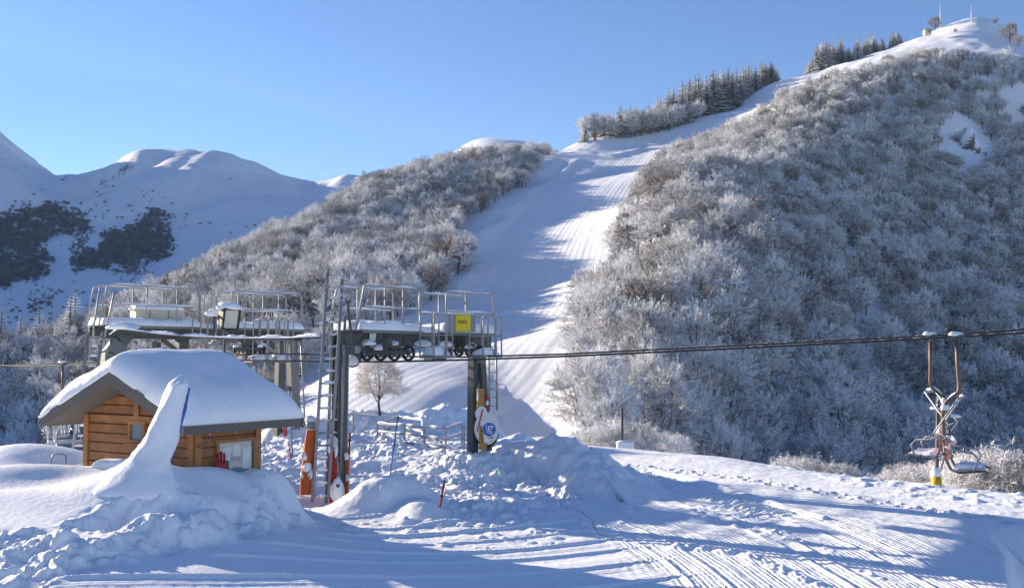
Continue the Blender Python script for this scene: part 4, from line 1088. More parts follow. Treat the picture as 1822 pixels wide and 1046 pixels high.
# ---- low snow topped box beside the hut, hoop rail, red shovels
p = at(222, 838, 17.0); bx = empty('storage_box', p, 'low blue box under a rounded cushion of snow, left of the hut', 'box')
MB().box(p + UP * .0, (.85, .5, .16)).build('box_body', M['blue'], bx)
MB().slab(p + Vector((-.47, -.30, .06)), (1, 0, 0), (0, 1, 0), .98, .62, .15, .03, 3, .16, .15).build('snow_cap', M['snow'], bx, True)
def hoop(name, a, b, h, r, mat, label, cat_, snow=True):
    a, b = Vector(a), Vector(b); d = (b - a).normalized(); c = .09
    m = MB().tube([a - UP * .3, a + UP * (h - c), a + UP * (h - c * .3) + d * c * .3, a + UP * h + d * c, b + UP * h - d * c, b + UP * (h - c * .3) - d * c * .3, b + UP * (h - c), b - UP * .3], r, 8)
    o = m.build(name, mat, None, True, a.copy()); return tag(o, label, cat_)
hoop('hoop_rail', at(91, 838, 19.0), at(117, 838, 19.4), .33, .016, M['steel'], 'small grey hoop rail standing in the snow left of the hut', 'rail')
p = at(392, 842, 16.95); rd = empty('red_shovels', p, 'bundle of red handled shovels leaning under the hut window', 'tools')
for i, (u0, u1, v0) in enumerate(((386, 394, 806), (393, 397, 803), (399, 400, 806))):
    MB().beam(at(u1, 846, 16.9 + .02 * i), at(u0, v0, 17.15 + .06 * i), .035, .02, (0, -1, 0)).build('handle', M['red'], rd)
MB().box(at(396, 836, 16.85), (.11, .02, .22)).build('blade', M['red'], rd)
p = at(98, 812, 21.0); m = MB().tube([p - UP * .5, p + UP * .62], .03, 8); tag(m.build('blue_pole', M['blue'], None, True, p), 'short blue pole standing in the snow at the far left', 'pole')

# ================================================================== LIFT TOWERS
def rail_path(W, t0, t1, s, z0, z1, slant0=0, slant1=0, c=.10):
    return [W(t0 - slant0, s, z0), W(t0, s, z1 - c), W(t0 + .3 * c, s, z1 - .3 * c), W(t0 + c, s, z1), W(t1 - c, s, z1), W(t1 - .3 * c, s, z1 - .3 * c), W(t1, s, z1 - c), W(t1 + slant1, s, z0)]
def hoop_path(W, t0, t1, s, z0, z1, c=.07):
    return [W(t0, s, z0), W(t0, s, z1 - c), W(t0 + .3 * c, s, z1 - .3 * c), W(t0 + c, s, z1), W(t1 - c, s, z1), W(t1 - .3 * c, s, z1 - .3 * c), W(t1, s, z1 - c), W(t1, s, z0)]
def railing(root, W, t0, t1, z0, z1, half, posts, sl0=0, sl1=0, seed=0):
    """one fenced walkway section: rail loops on both sides with knee rails and posts"""
    for s in (half, -half):
        m = MB().tube(rail_path(W, t0, t1, s, z0, z1, sl0, sl1), .024, 8)
        zm = z0 + (z1 - z0) * .52
        m.tube([W(t0 - sl0 * .45, s, zm), W(t1 + sl1 * .45, s, zm)], .017, 6)
        for f in posts: m.tube([W(t0 + (t1 - t0) * f, s, z0), W(t0 + (t1 - t0) * f, s, z1)], .017, 6)
        g = m.build('railing', M['steel'], root, True)
        MB().ridge([W(t0 + .12, s, z1 + .018), W(t1 - .12, s, z1 + .018)], .055, .035, seed + (s > 0), 6).build('rail_snow', M['snow'], g, True)
        MB().ridge([W(t0 + .05, s, zm + .012), W(t1 - .05, s, zm + .012)], .045, .04, seed + 3 + (s > 0), 6).build('rail_snow', M['snow'], g, True)
def ladder(root, a0, a1, wdir, w, n, r=.022, seed=0, snow=True, rung=.024):
    """two stiles from foot a0 to top a1 and n rungs with snow on them"""
    a0, a1 = Vector(a0), Vector(a1); wd = Vector(wdir).normalized() * w / 2; d = a1 - a0
    m = MB()
    for s in (-1, 1): m.beam(a0 + wd * s, a1 + wd * s, .09 if w > .27 else .05, .06 if w > .27 else .028, wd)
    rr = random.Random(seed)
    sn = MB()
    for i in range(n):
        p = a0 + d * ((i + .5) / n); m.tube([p - wd, p + wd], rung, 6)
        if snow and rr.random() < .92:
            k = rr.uniform(.06, .11) + (.09 * max(0, 1 - i / 8) if n > 12 else 0)
            x0 = rr.uniform(-.9, -.5); sn.ridge([p + wd * x0 + UP * .008, p + wd * rr.uniform(.55, .9) + UP * .008], .07 + k * .4, k, i + seed, 6, .012)
    g = m.build('ladder', M['steel'], root, True)
    if sn.v: sn.build('rung_snow', M['snow'], g, True)
    return g
def sheave(root, c, d, ax, r, mat=None):
    """grooved wheel: rim, spoked disc and hub"""
    w_ = MB().disc(c, ax, r, .07, 28, r * .76); w_.disc(Vector(c) + ax * .02, ax, r * 1.04, .012, 28, r * .8); w_.disc(Vector(c) - ax * .02, ax, r * 1.04, .012, 28, r * .8)
    o = w_.build('sheave_wheel', M['black'], root, True)
    s = MB().disc(c, ax, r * .24, .085, 14)
    y = ax.cross(d).normalized()
    for k in range(5):
        a = 2 * math.pi * k / 5 + .4; e = d * math.cos(a) + y * math.sin(a)
        s.beam(c + e * r * .15, c + e * r * .80, .028, .035, ax)
    s.build('hub', M['dark'], o)
    return o
def sheave_train(root, c, d, n, r, gap, seed=0, snowy=(1,)):
    """row of sheaves on a rocker beam, hung below the cross beam"""
    ax = d.cross(UP).normalized(); c = Vector(c)
    for i in range(n):
        p = c + d * ((i - (n - 1) / 2) * gap); sheave(root, p, d, ax, r)
        if i in snowy: MB().lump(p + UP * r * .55 - ax * .0, (r * .95, r * .8, r * .75), 14, 9, .1, seed + i, .2).build('sheave_snow', M['snow'], root, True)
    k = MB(); L = gap * (n - 1)
    for s in (-1, 1):
        k.beam(c - d * L / 2 + ax * .06 * s + UP * .02, c + d * L / 2 + ax * .06 * s + UP * .02, .018, .10, UP)
    k.beam(c + UP * .05, c + UP * .34, .14, .16, d); k.beam(c - d * L * .3 + UP * .14, c + d * L * .3 + UP * .14, .10, .07, UP)
    k.build('rocker_beam', M['dark'], root)
def basket(root, W, t0, t1, s0, s1, z0, zt, seed=0):
    """small hanging work platform with hoop rails"""
    f = MB(); a, b, c_, d_ = W(t0, s0, z0), W(t1, s0, z0), W(t1, s1, z0), W(t0, s1, z0)
    for p, q_ in ((a, b), (b, c_), (c_, d_), (d_, a)): f.beam(p, q_, .04, .06, UP)
    f.beam(W((t0 + t1) / 2, s0, z0), W((t0 + t1) / 2, s1, z0), .03, .02, UP)
    o = f.build('work_platform', M['grey'], root)
    m = MB(); tm = t0 + (t1 - t0) * .66
    for s in (s0, s1):
        m.tube(hoop_path(W, t0, tm - .015, s, z0, zt), .02, 8); m.tube(hoop_path(W, tm + .015, t1, s, z0, zt), .02, 8)
        m.tube([W(t0, s, (z0 + zt) / 2), W(t1, s, (z0 + zt) / 2)], .014, 6)
    m.build('hoop_rail', M['steel'], o, True)
    q0 = W(t0 + .03, min(s0, s1) + .03, z0 + .03); e = (W(1, 0, 0) - W(0, 0, 0)).normalized(); s_ = (W(0, 1, 0) - W(0, 0, 0)).normalized()
    MB().slab(q0, e, s_, t1 - t0 - .06, abs(s1 - s0) - .06, .16, .05, seed, .12, .4).build('platform_snow', M['snow'], o, True)
    return o

def tower(name, label, Nf, Ff, zd, tb0, tb1, sec, rail_h, legw, seed):
    """portal: near foot, far foot, walkway height; returns root and the local frame"""
    Nf, Ff = Vector(Nf), Vector(Ff); e = Vector((Ff.x - Nf.x, Ff.y - Nf.y, 0)); L = e.length; e.normalize(); s = Vector((e.y, -e.x, 0))
    W = lambda t, q_, z: Vector((Nf.x, Nf.y, 0)) + e * t + s * q_ + UP * z
    root = empty(name, Nf, label, 'lift tower', None)
    b = MB()
    for q_ in (-.17, .17):                                  # two channels side by side with flanges
        b.beam(W(tb0, q_, zd - .18), W(tb1, q_, zd - .18), .07, .27, UP); b.beam(W(tb0 - .01, q_, zd - .04), W(tb1 + .01, q_, zd - .04), .16, .025, UP); b.beam(W(tb0 - .01, q_, zd - .325), W(tb1 + .01, q_, zd - .325), .16, .025, UP)
    for f in np.linspace(tb0 + .15, tb1 - .15, 6): b.beam(W(f, -.13, zd - .18), W(f, .13, zd - .18), .05, .24, UP)
    for f in np.linspace(tb0 + .1, tb1 - .1, 9): b.beam(W(f - .03, .215, zd - .18), W(f + .03, .215, zd - .18), .012, .24, UP)
    b.build('cross_beam', M['dark'], root)
    for i, (t0, t1, posts, sl0, sl1) in enumerate(sec):
        dk = MB().beam(W(t0 - .06, 0, zd), W(t1 + .06, 0, zd), 1.0, .035, UP); dk.beam(W(t0 - .05, .51, zd - .01), W(t1 + .05, .51, zd - .01), .02, .09, UP); dk.beam(W(t0 - .05, -.51, zd - .01), W(t1 + .05, -.51, zd - .01), .02, .09, UP)
        d_ = dk.build('walkway', M['grey'], root)
        MB().slab(W(t0 - .10, -.53, zd + .02), e, s, t1 - t0 + .20, 1.06, .19, .06, seed + i, .10, .22).build('walkway_snow', M['snow'], d_, True)
        railing(root, W, t0, t1, zd, zd + rail_h, .47, posts, sl0, sl1, seed + 10 * i)
    return root, W, e, s, L

# ---- right tower
NF, FF = at(603, 893, 22.2), at(845, 806, 25.7); ZD = EZ + .66
t1, W1, e1, s1, L1_ = tower('lift_tower', 'grey steel chairlift tower on the right with yellow sign and tall ladder', NF, FF, ZD, -.15, 4.95, [(.25, 2.05, (.36, .68), .22, 0), (2.95, 4.72, (.4,), 0, .05)], 1.02, .3, 1)
gap = MB().beam(W1(2.1, 0, ZD - .02), W1(2.9, 0, ZD - .02), .5, .03, UP); g_ = gap.build('walkway', M['grey'], t1)
MB().slab(W1(2.12, -.3, ZD), e1, s1, .8, .6, .14, .05, 9, .1, .3).build('walkway_snow', M['snow'], g_, True)
lg = MB(); lg.beam(W1(-.02, 0, NF.z - .6), W1(-.02, 0, ZD - .34), .18, .20, e1); lg.beam(W1(-.02, .10, NF.z - .6), W1(-.02, .10, ZD - .34), .025, .26, e1); lg.beam(W1(-.02, -.10, NF.z - .6), W1(-.02, -.10, ZD - .34), .025, .26, e1)
lo = lg.build('leg', M['dark'], t1)
cd = MB().tube([W1(.14, .09, NF.z), W1(.14, .09, ZD - .4)], .022, 8); cd.tube([W1(.14, .03, NF.z), W1(.14, .03, ZD - .4)], .015, 6); cd.build('conduit', M['steel'], lo, True)
zf = FF.z
lg = MB(); lg.beam(W1(L1_ - .05, -.04, zf - .5), W1(L1_ - .02, -.04, ZD - .34), .20, .22, e1); lg.build('leg', M['dark'], t1)
lg = MB(); lg.beam(W1(L1_ + .30, .15, zf + .05), W1(L1_ + .16, .0, ZD - .34), .20, .20, e1); lg.build('leg', M['dark'], t1)
br = MB()
for f in (.16, .40, .62, .88): br.beam(W1(L1_ - .03, .085, zf + (ZD - .34 - zf) * f), W1(L1_ + .30 - .12 * f, .10, zf + (ZD - .34 - zf) * f), .06, .16, UP)
br.build('cross_plate', M['grey'], t1)
ladder(t1, W1(L1_ + .47, .22, zf + 1.1), W1(L1_ + .42, .22, ZD + .0), s1, .26, 9, .015, 4, False, .010)
# the tall front ladder and the one behind it
la0, la1 = at(570, 893, 21.55), at(597, 478, 21.95)
ladder(t1, la0, la1, (1, .1, 0), .335, 19, seed=11)
ladder(t1, at(592, 893, 22.05), at(603, 560, 22.1), (1, .1, 0), .28, 15, seed=12)
ck = MB().tube([W1(-.12, .47, ZD), W1(-.22, .47, ZD + .6)], .03, 8); ck.box(W1(-.21, .47, ZD + .62), (.10, .10, .06)); ck.build('ladder_bracket', M['dark'], t1)
# cables' sheaves
dN = Vector((.88, -.475, 0)).normalized(); dF = Vector((.83, -.56, 0)).normalized()
CN = at(688, 643, 22.55); CFp = at(826, 635, 24.75)
sheave_train(t1, CN + UP * .185 + dN * .02, dN, 4, .165, .385, 3, (1,))
sheave_train(t1, CFp + UP * .15, dF, 4, .135, .34, 7, (0, 2))
bs = MB(); bs.disc(CN - dN * .98 + UP * .12, dN.cross(UP).normalized(), .26, .05, 24); bs.build('guide_disc', M['dark'], t1)
MB().lump(CN - dN * .98 + UP * -.02 + Vector((-.0, -.05, 0)), (.2, .10, .16), 14, 9, .15, 4, .5).build('sheave_snow', M['snow'], t1, True)
pb = MB().box(CN - dN * .80 + UP * .32, (.16, .10, .26)); pb.build('junction_box', solid('pale_blue_box', (.36, .46, .56), .5, 0, .1, 6, snow=.8), t1)
for a_, b_, zlo in ((1.82, 2.45, -.62), (3.55, 4.25, -.60)): basket(t1, W1, a_, b_, .70, 1.15, ZD + zlo * .95, ZD + .42, int(a_ * 10))
for i, (t_, s_, sz) in enumerate(((1.25, .32, .18), (2.3, .3, .22), (3.1, .3, .2), (.55, .3, .2), (4.0, .3, .18))):
    MB().lump(W1(t_, s_, ZD - .31), (sz, sz * .7, sz * .55), 14, 9, .2, 30 + i, .2).build('beam_snow', M['snow'], t1, True)
sm = MB().prism([(-.09, -.10), (.10, -.10), (.13, .10), (-.06, .10)], W1(.72, .235, ZD - .12), e1, UP, s1, .012); sm.build('small_plate', M['white'], t1)
wr = MB()
for a_, b_, sag in ((W1(.3, .3, ZD - .36), W1(2.2, .36, ZD - .36), .14), (W1(2.2, .36, ZD - .36), W1(4.6, .3, ZD - .36), .18), (W1(4.5, .2, ZD - .34), W1(4.62, .12, ZD - 1.6), .0)):
    wr.tube([a_.lerp(b_, k / 8) - UP * sag * math.sin(math.pi * k / 8) for k in range(9)], .012, 5)
wr.build('hanging_wire', M['cable'], t1, True)
bo = MB()
for f in np.linspace(.1, 4.8, 16):
    for zz_ in (-.09, -.27): bo.disc(W1(f, .212, ZD + zz_), s1, .016, .02, 6)
bo.build('bolt_row', M['steel'], t1)
gb = MB(); gb.beam(W1(2.75, .05, ZD - .52), W1(3.25, .05, ZD - .52), .3, .3, UP); gb.disc(W1(3.0, .24, ZD - .52), s1, .11, .08, 18); gb.beam(W1(.5, .2, ZD - .42), W1(1.9, .2, ZD - .42), .08, .10, UP); gb.beam(W1(1.2, .2, ZD - .36), W1(1.2, .2, ZD - .55), .12, .2, e1); gb.build('gear_housing', M['dark'], t1)
# yellow sign on a grey board, on the tower rail
p = at(822, 574.5, 24.05); sg = empty('platform_sign', p, 'yellow sign with faint black lettering on a grey board fixed to the tower railing', 'sign')
X = Vector((1, .06, 0)).normalized(); Nn = Vector((.06, -1, 0)).normalized()
MB().box(p - Nn * .05, (.67, .05, .44)).build('board', M['panel'], sg)
MB().ridge([p + X * -.33 - Nn * .05 + UP * .22, p + X * .33 - Nn * .05 + UP * .22], .09, .06, 3).build('board_snow', M['snow'], sg, True)
MB().box(p + X * .03 - Nn * .012, (.365, .014, .40)).build('yellow_panel', M['yellow'], sg)
def text(s, size, origin, ex, ey, mat, name, parent, ext=.001, align='CENTER'):
    cu = bpy.data.curves.new(name, 'FONT'); cu.body = s; cu.size = size; cu.align_x = align; cu.align_y = 'CENTER'; cu.extrude = ext
    ob = bpy.data.objects.new(name, cu); COL.objects.link(ob)
    dg = bpy.context.evaluated_depsgraph_get(); me = bpy.data.meshes.new_from_object(ob.evaluated_get(dg)); bpy.data.objects.remove(ob)
    ob = bpy.data.objects.new(name, me); COL.objects.link(ob); me.materials.clear(); me.materials.append(mat)
    ex, ey = Vector(ex).normalized(), Vector(ey).normalized(); ez = ex.cross(ey)
    mm = Matrix.Identity(4)
    for i in range(3): mm[i][0], mm[i][1], mm[i][2] = ex[i], ey[i], ez[i]
    mm.translation = Vector(origin) - parent_origin(parent)
    ob.matrix_local = mm; ob.parent = parent; return ob
text('4000', .13, p + X * .03 + Nn * .0 + UP * .02, X, UP, M['ink'], 'lettering', sg)

# ---- left tower
NF2, FF2 = at(172, 838, 27.0), at(505, 776, 31.0); ZD2 = EZ + .93
t2, W2, e2, s2, L2_ = tower('lift_tower', 'grey steel chairlift tower on the left, behind the hut, with the floodlight', NF2, FF2, ZD2, -.25, 6.25, [(-.05, 2.62, (.42, .75), .18, 0), (3.65, 6.05, (.3, .66), 0, .06)], 1.12, .3, 5)
g_ = MB().beam(W2(2.7, 0, ZD2 - .02), W2(3.6, 0, ZD2 - .02), .6, .03, UP).build('walkway', M['grey'], t2)
MB().slab(W2(2.68, -.3, ZD2), e2, s2, .95, .6, .14, .05, 19, .1, .3).build('walkway_snow', M['snow'], g_, True)
m = MB().tube(hoop_path(W2, 2.66, 3.02, .47, ZD2, ZD2 + 1.05), .02, 8); m.tube(hoop_path(W2, 3.25, 3.6, -.47, ZD2, ZD2 + 1.05), .02, 8); m.build('hoop_rail', M['steel'], t2, True)
lg = MB(); zt = ZD2 - .34
pts = [W2(.15, .25, NF2.z - .6), W2(.15, .25, zt - .75), W2(.22, .22, zt - .45), W2(.45, .15, zt - .15), W2(.8, .05, zt + .02)]
for a_, b_, w_, w2_ in zip(pts[:-1], pts[1:], (.34, .36, .46, .44), (.36, .46, .44, .2)): lg.beam(a_, b_, .34, w_, e2, .34, w2_)
lg.build('leg', M['grey'], t2)
lg = MB(); lg.beam(W2(L2_ - .2, 0, FF2.z - .4), W2(L2_ - .16, 0, ZD2 - .34), .24, .24, e2); lg.build('leg', M['dark'], t2)
lg = MB(); lg.beam(W2(L2_ + .36, .1, FF2.z - .2), W2(L2_ + .16, .05, ZD2 - .34), .26, .24, e2); lg.build('leg', M['grey'], t2)
lg = MB(); lg.beam(W2(L2_ - .16, .0, ZD2 - .75), W2(L2_ - .7, .0, ZD2 - .34), .2, .16, e2); lg.beam(W2(2.35, 0, ZD2 - .95), W2(2.35, 0, ZD2 - .34), .28, .30, e2); lg.beam(W2(2.3, 0, ZD2 - .75), W2(1.75, 0, ZD2 - .36), .16, .12, e2); lg.beam(W2(4.35, 0, ZD2 - .95), W2(4.35, 0, ZD2 - .34), .28, .26, e2); lg.build('hanger_bracket', M['dark'], t2)
br = MB()
for f in (.16, .45, .75): br.beam(W2(L2_ - .2, .09, FF2.z + (ZD2 - FF2.z) * f), W2(L2_ + .36 - .2 * f, .09, FF2.z + (ZD2 - FF2.z) * f), .05, .16, UP)
br.build('cross_plate', M['grey'], t2)
ladder(t2, at(137, 838, 26.4), at(170, 590, 26.5), (1, .2, 0), .36, 14, seed=21)
ladder(t2, W2(L2_ + .62, .1, FF2.z + .3), W2(L2_ + .40, .1, ZD2 + .0), s2, .25, 12, .015, 22, False, .010)
m = MB().tube([at(158, 640, 26.4), at(178, 508, 26.6)], .022, 8); m.tube([at(186, 600, 26.3), at(203, 520, 26.4)], .022, 8); m.build('ladder_handrail', M['steel'], t2, True)
for a_, b_ in ((2.35, 3.05), (4.0, 4.75), (4.78, 5.35)): basket(t2, W2, a_, b_, .65, 1.15, ZD2 - .98, ZD2 + .32, int(a_ * 9))
def cable_at(P0, d, u, z=None):
    k = (u - CX) / FPX; t = (k * P0.y - P0.x) / (d.x - k * d.y); return P0 + d * t
def cab_pts(P0, d, rows):
    out = []
    for u, v in rows:
        p = cable_at(P0, d, u); out.append(at(u, v, p.y))
    return out
cN = cab_pts(CN, dN, [(-420,662),(0,651),(110,647),(230,643),(330,640),(420,640.5),(575,642.5),(688,643.5),(830,640),(1000,634),(1300,620),(1500,610),(1702,599),(1822,592),(2150,571)])
cF = cab_pts(CFp, dF, [(-420,663),(0,652.5),(110,650),(230,646),(340,637),(464,629),(575,631),(700,634),(826,635),(1000,630),(1300,615),(1500,605),(1655,597.5),(1822,586),(2150,562)])
sheave_train(t2, cable_at(CN, dN, 280) * 1.0 + UP * (at(280, 641.5, cable_at(CN, dN, 280).y).z - cable_at(CN, dN, 280).z + .16), dN, 4, .15, .38, 13, (0, 2))
pF2 = cable_at(CFp, dF, 462); pF2 = at(462, 629, pF2.y)
sheave_train(t2, pF2 + UP * .13 - dF * .45, dF, 4, .14, .36, 17, (0, 3))
for nm, pts, lb in (('haul_cable', cN, 'near steel cable of the chairlift, carrying the chair with the seat to the right'), ('haul_cable', cF, 'far steel cable of the chairlift, carrying the chair with the seat to the left')):
    m = MB().tube(pts, .021, 8); tag(m.build(nm, M['cable'], None, True, pts[0]), lb, 'cable')
# snow laden pipe between the towers
pp_ = [at(*q) for q in [(196,596,25.9),(212,585,25.8),(240,588,25.6),(285,594,25.2),(350,599,24.6),(420,602,24.0),(500,602,23.3),(575,599,22.5)]]
po = empty('control_line', pp_[0], 'snow laden control line strung between the two lift towers', 'cable')
MB().tube(pp_, .035, 8).build('line', M['cable'], po, True)
MB().ridge([p + UP * .02 for p in pp_], .11, .085, 5, 8, .02).build('line_snow', M['snow'], po, True)
MB().lump(pp_[1] + UP * .02 + Vector((.1, 0, 0)), (.45, .14, .13), 18, 9, .25, 6, .3).build('line_snow', M['snow'], po, True)
# cream cabinet and floodlight
p = W2(1.6, -.05, ZD2 + .16); cb = empty('control_cabinet', p, 'long cream cabinet topped with snow on the left tower walkway', 'cabinet')
b = MB(); b.beam(W2(.95, -.15, ZD2 + .33), W2(2.35, -.15, ZD2 + .33), .4, .34, UP); b.build('cabinet_body', M['cream'], cb)
b = MB(); b.beam(W2(1.35, .06, ZD2 + .33), W2(1.36, .06, ZD2 + .33), .02, .30, UP); b.beam(W2(1.9, .06, ZD2 + .33), W2(1.91, .06, ZD2 + .33), .02, .30, UP); b.build('door_seam', M['grey'], cb)
MB().slab(W2(.92, -.38, ZD2 + .50), e2, s2, 1.46, .46, .14, .05, 44, .12, .5).build('cabinet_snow', M['snow'], cb, True)
p = at(392, 566, 26.6); fl = empty('floodlight', p, 'dark square floodlight with a hood of snow on the left tower', 'floodlight')
fx = Vector((.80, -.60, -.18)).normalized(); fyv = UP.cross(fx).normalized(); fz = fx.cross(fyv)
Mr = Matrix((fx, fyv, fz)).transposed()
b = MB()
b.prism([(-.30, -.14), (.10, -.30), (.10, .30), (-.30, .14)], p, fx, fz, fyv, .52); 
b2 = MB()
c_ = p + fyv * .26
hs = [c_ - fx * .26 + fyv * a_ * .16 + fz * b_ * .15 for a_, b_ in ((-1, -1), (1, -1), (1, 1), (-1, 1))] + [c_ + fx * .12 + fyv * a_ * .27 + fz * b_ * .29 for a_, b_ in ((-1, -1), (1, -1), (1, 1), (-1, 1))]
b2.add(hs, [(3, 2, 1, 0), (0, 1, 5, 4), (1, 2, 6, 5), (2, 3, 7, 6), (3, 0, 4, 7)])
for a_, b_ in (((-1, -1), (1, -1)), ((1, -1), (1, 1)), ((1, 1), (-1, 1)), ((-1, 1), (-1, -1))): b2.beam(c_ + fx * .13 + fyv * a_[0] * .25 + fz * a_[1] * .27, c_ + fx * .13 + fyv * b_[0] * .25 + fz * b_[1] * .27, .05, .05, fx)
b2.build('housing', M['black'], fl)
LENS, _nt, _b = nodes('floodlight_glass'); _b.inputs['Base Color'].default_value = (.42, .46, .42, 1); _b.inputs['Roughness'].default_value = .12; _b.inputs['Metallic'].default_value = .4
g = MB(); g.prism([(-.23, -.25), (.23, -.25), (.23, .25), (-.23, .25)], c_ + fx * .115, fyv, fz, fx, .012); g.build('lens', LENS, fl)
MB().lump(c_ + fz * .26 - fx * .05, (.32, .30, .20), 18, 10, .10, 3, .2).build('snow_hood', M['snow'], fl, True)
MB().lump(c_ - fx * .62 + fz * .02, (.24, .2, .17), 16, 9, .14, 8, .3).build('snow_hood', M['snow'], fl, True)
b = MB().tube([c_ - fyv * .3, c_ - fyv * .3 - UP * .3, c_ - UP * .36, c_ + fyv * .3 - UP * .3, c_ + fyv * .3], .014, 6); b.beam(c_ - UP * .36, c_ - UP * .36 - fx * .3 - UP * .1, .05, .05, UP); b.beam(c_ - fx * .62 - UP * .5, c_ - fx * .62, .05, .05, fx); b.build('bracket', M['dark'], fl)
# ================================================================== THINGS AT THE TOWER FEET
def pad(name, rows, th, mat, label, cat_='pad', snow=()):
    """upholstered slab through (left u, right u, v, Y) rows, with patches of clinging snow"""
    vs = []
    for ul, ur, v, Y in rows:
        a, b = at(ul, v, Y), at(ur, v, Y)
        for p, q in ((a, 0), (a.lerp(b, .12), -.03), (a.lerp(b, .88), -.03), (b, 0), (b, 1), (a, 1)): vs.append(p + Vector((0, (q if q < 0 else q * th), 0)))
    n = len(rows); fs = [(i * 6 + k, i * 6 + (k + 1) % 6, (i + 1) * 6 + (k + 1) % 6, (i + 1) * 6 + k) for i in range(n - 1) for k in range(6)] + [tuple(range(6)), tuple((n - 1) * 6 + k for k in range(5, -1, -1))]
    c = at(*[(rows[-1][0] + rows[-1][1]) / 2, rows[-1][2], rows[-1][3]])
    e = empty(name, c, label, cat_); MB().add(vs, fs).build('cover', mat, e)
    for i, (u, v, Y, rx, rz) in enumerate(snow):
        MB().lump(at(u, v, Y - .02), (rx * .7, .03, rz * .72), 18, 11, .55, int(u) + i, .8).build('clinging_snow', M['snow'], e, True)
    return e
pad('orange_pad', [(545,562,764,21.7),(541,561,790,21.7),(537,557,826,21.65),(534,553,850,21.6),(533,551,880,21.6)], .18, M['orange'], 'tall orange crash pad left of the front ladder', 'pad',
    [(541,812,21.6,.06,.10),(547,832,21.6,.09,.12),(552,845,21.6,.07,.14),(537,846,21.6,.05,.08)])
p = at(553, 755, 21.9); e = empty('snowy_drum', p, 'grey drum with a round cap of snow above the orange pad', 'drum'); MB().disc(p, UP, .11, .18, 20).build('drum', M['panel'], e, True); MB().lump(p + UP * .08, (.13, .13, .12), 16, 9, .06, 3, .2).build('snow_cap', M['snow'], e, True)
pad('red_pad', [(589,598,800,21.75),(588,600,830,21.7),(586,600,860,21.7),(584,600,895,21.7)], .14, M['red'], 'dark red crash pad between the front ladder and the tower leg', 'pad', [(592,786,21.7,.11,.14),(598,800,21.6,.06,.22),(586,800,21.6,.05,.1)])
pad('red_pad', [(615,622,806,22.2),(614,621,840,22.2),(612,619,895,22.2)], .1, M['orange'], 'narrow orange red slat on the right of the near tower leg', 'pad', [(616,812,22.1,.05,.1),(617,850,22.1,.04,.1)])
def pole(name, a, b, r, mat, label, cat_='pole', caps=None):
    a, b = Vector(a), Vector(b); d = (b - a).normalized(); e = empty(name, a, label, cat_)
    MB().tube([a - d * .3, b], r, 10).build('shaft', mat, e, True)
    k = MB().disc(b - d * .01, d, r * 1.25, .03, 12); k.disc(a.lerp(b, .55), d, r * 1.3, .035, 12); k.build('collar', M['black'], e)
    return e
pole('red_pole', at(621, 800, 22.4), at(623, 770, 22.4), .022, M['red'], 'bright red pole tip sticking up right of the near tower leg')
# white paddle shaped sign buried in snow
def board(name, outline, Y, th, mat, label, face=None, cat_='sign'):
    c = at(sum(q[0] for q in outline) / len(outline), sum(q[1] for q in outline) / len(outline), Y); e = empty(name, c, label, cat_)
    pl = [at(u, v, Y) - c for u, v in outline]
    MB().prism([(p.x, p.z) for p in pl], c, (1, 0, 0), UP, (0, 1, 0), th).build('plate', mat, e)
    return e, c
drop = [(603, 845)] + [(600 + 13 * math.sin(a) * (1 if True else 0), 874 - 20 * math.cos(a)) for a in np.linspace(.55, 2 * math.pi - .55, 22)]
e, c = board('paddle_sign', drop, 21.55, .03, M['white'], 'white drop shaped board half buried in snow at the near tower foot', cat_='board')
MB().tube([at(603, 846, 21.6), at(598, 790, 21.75)], .018, 8).build('handle', M['steel'], e, True)
MB().lump(at(601, 870, 21.5), (.13, .05, .24), 16, 10, .12, 5, .8).build('clinging_snow', M['snow'], e, True)
MB().prism([(-.03, -.03), (.03, -.03), (.045, .03), (-.03, .035)], at(601, 864, 21.43), (1, 0, 0), UP, (0, -1, 0), .012).build('handle_hole', M['ink'], e)
# far leg: pads, boards and the blue sign
pad('tan_pad', [(848,861,692,25.4),(848,862,724,25.4)], .10, M['tan'], 'upper tan crash pad inside the far tower leg', 'pad', [(850,706,25.35,.03,.18)])
pad('tan_pad', [(851,866,742,25.4),(852,867,780,25.35),(853,866,800,25.3)], .12, M['tan'], 'lower tan crash pad behind the blue sign on the far tower leg', 'pad')
pad('red_pad', [(861,868,700,25.6),(864,869,724,25.6),(860,869,752,25.6)], .08, M['red'], 'thin dark red slat right of the upper tan pad', 'pad', [(867,717,25.5,.06,.08)])
e, c = board('round_board', [(856 + 10.3 * math.cos(a) - 1.2 * math.sin(a), 735 + 12.5 * math.sin(a)) for a in np.linspace(0, 2 * math.pi, 26)[:-1]], 25.2, .025, M['white'], 'small white round board on the far tower leg, crossed by a red handle', cat_='board')
MB().tube([at(859, 727, 25.14), at(849, 768, 25.12)], .017, 8).build('handle', M['red'], e, True)
e, c = board('round_board', [(866 + 22 * math.cos(a), 762 + 29 * math.sin(a)) for a in np.linspace(0, 2 * math.pi, 34)[:-1]], 25.35, .03, M['white'], 'large pale round board behind the blue sign on the far tower leg', cat_='board')
MB().prism([((p := at(866 + 23 * math.cos(a), 764 + 33 * math.sin(a), 25.42) - c).x, p.z) for a in np.linspace(.25, math.pi - .1, 20)], c + Vector((0, .12, 0)), (1, 0, 0), UP, (0, 1, 0), .05).build('base', M['black'], e)
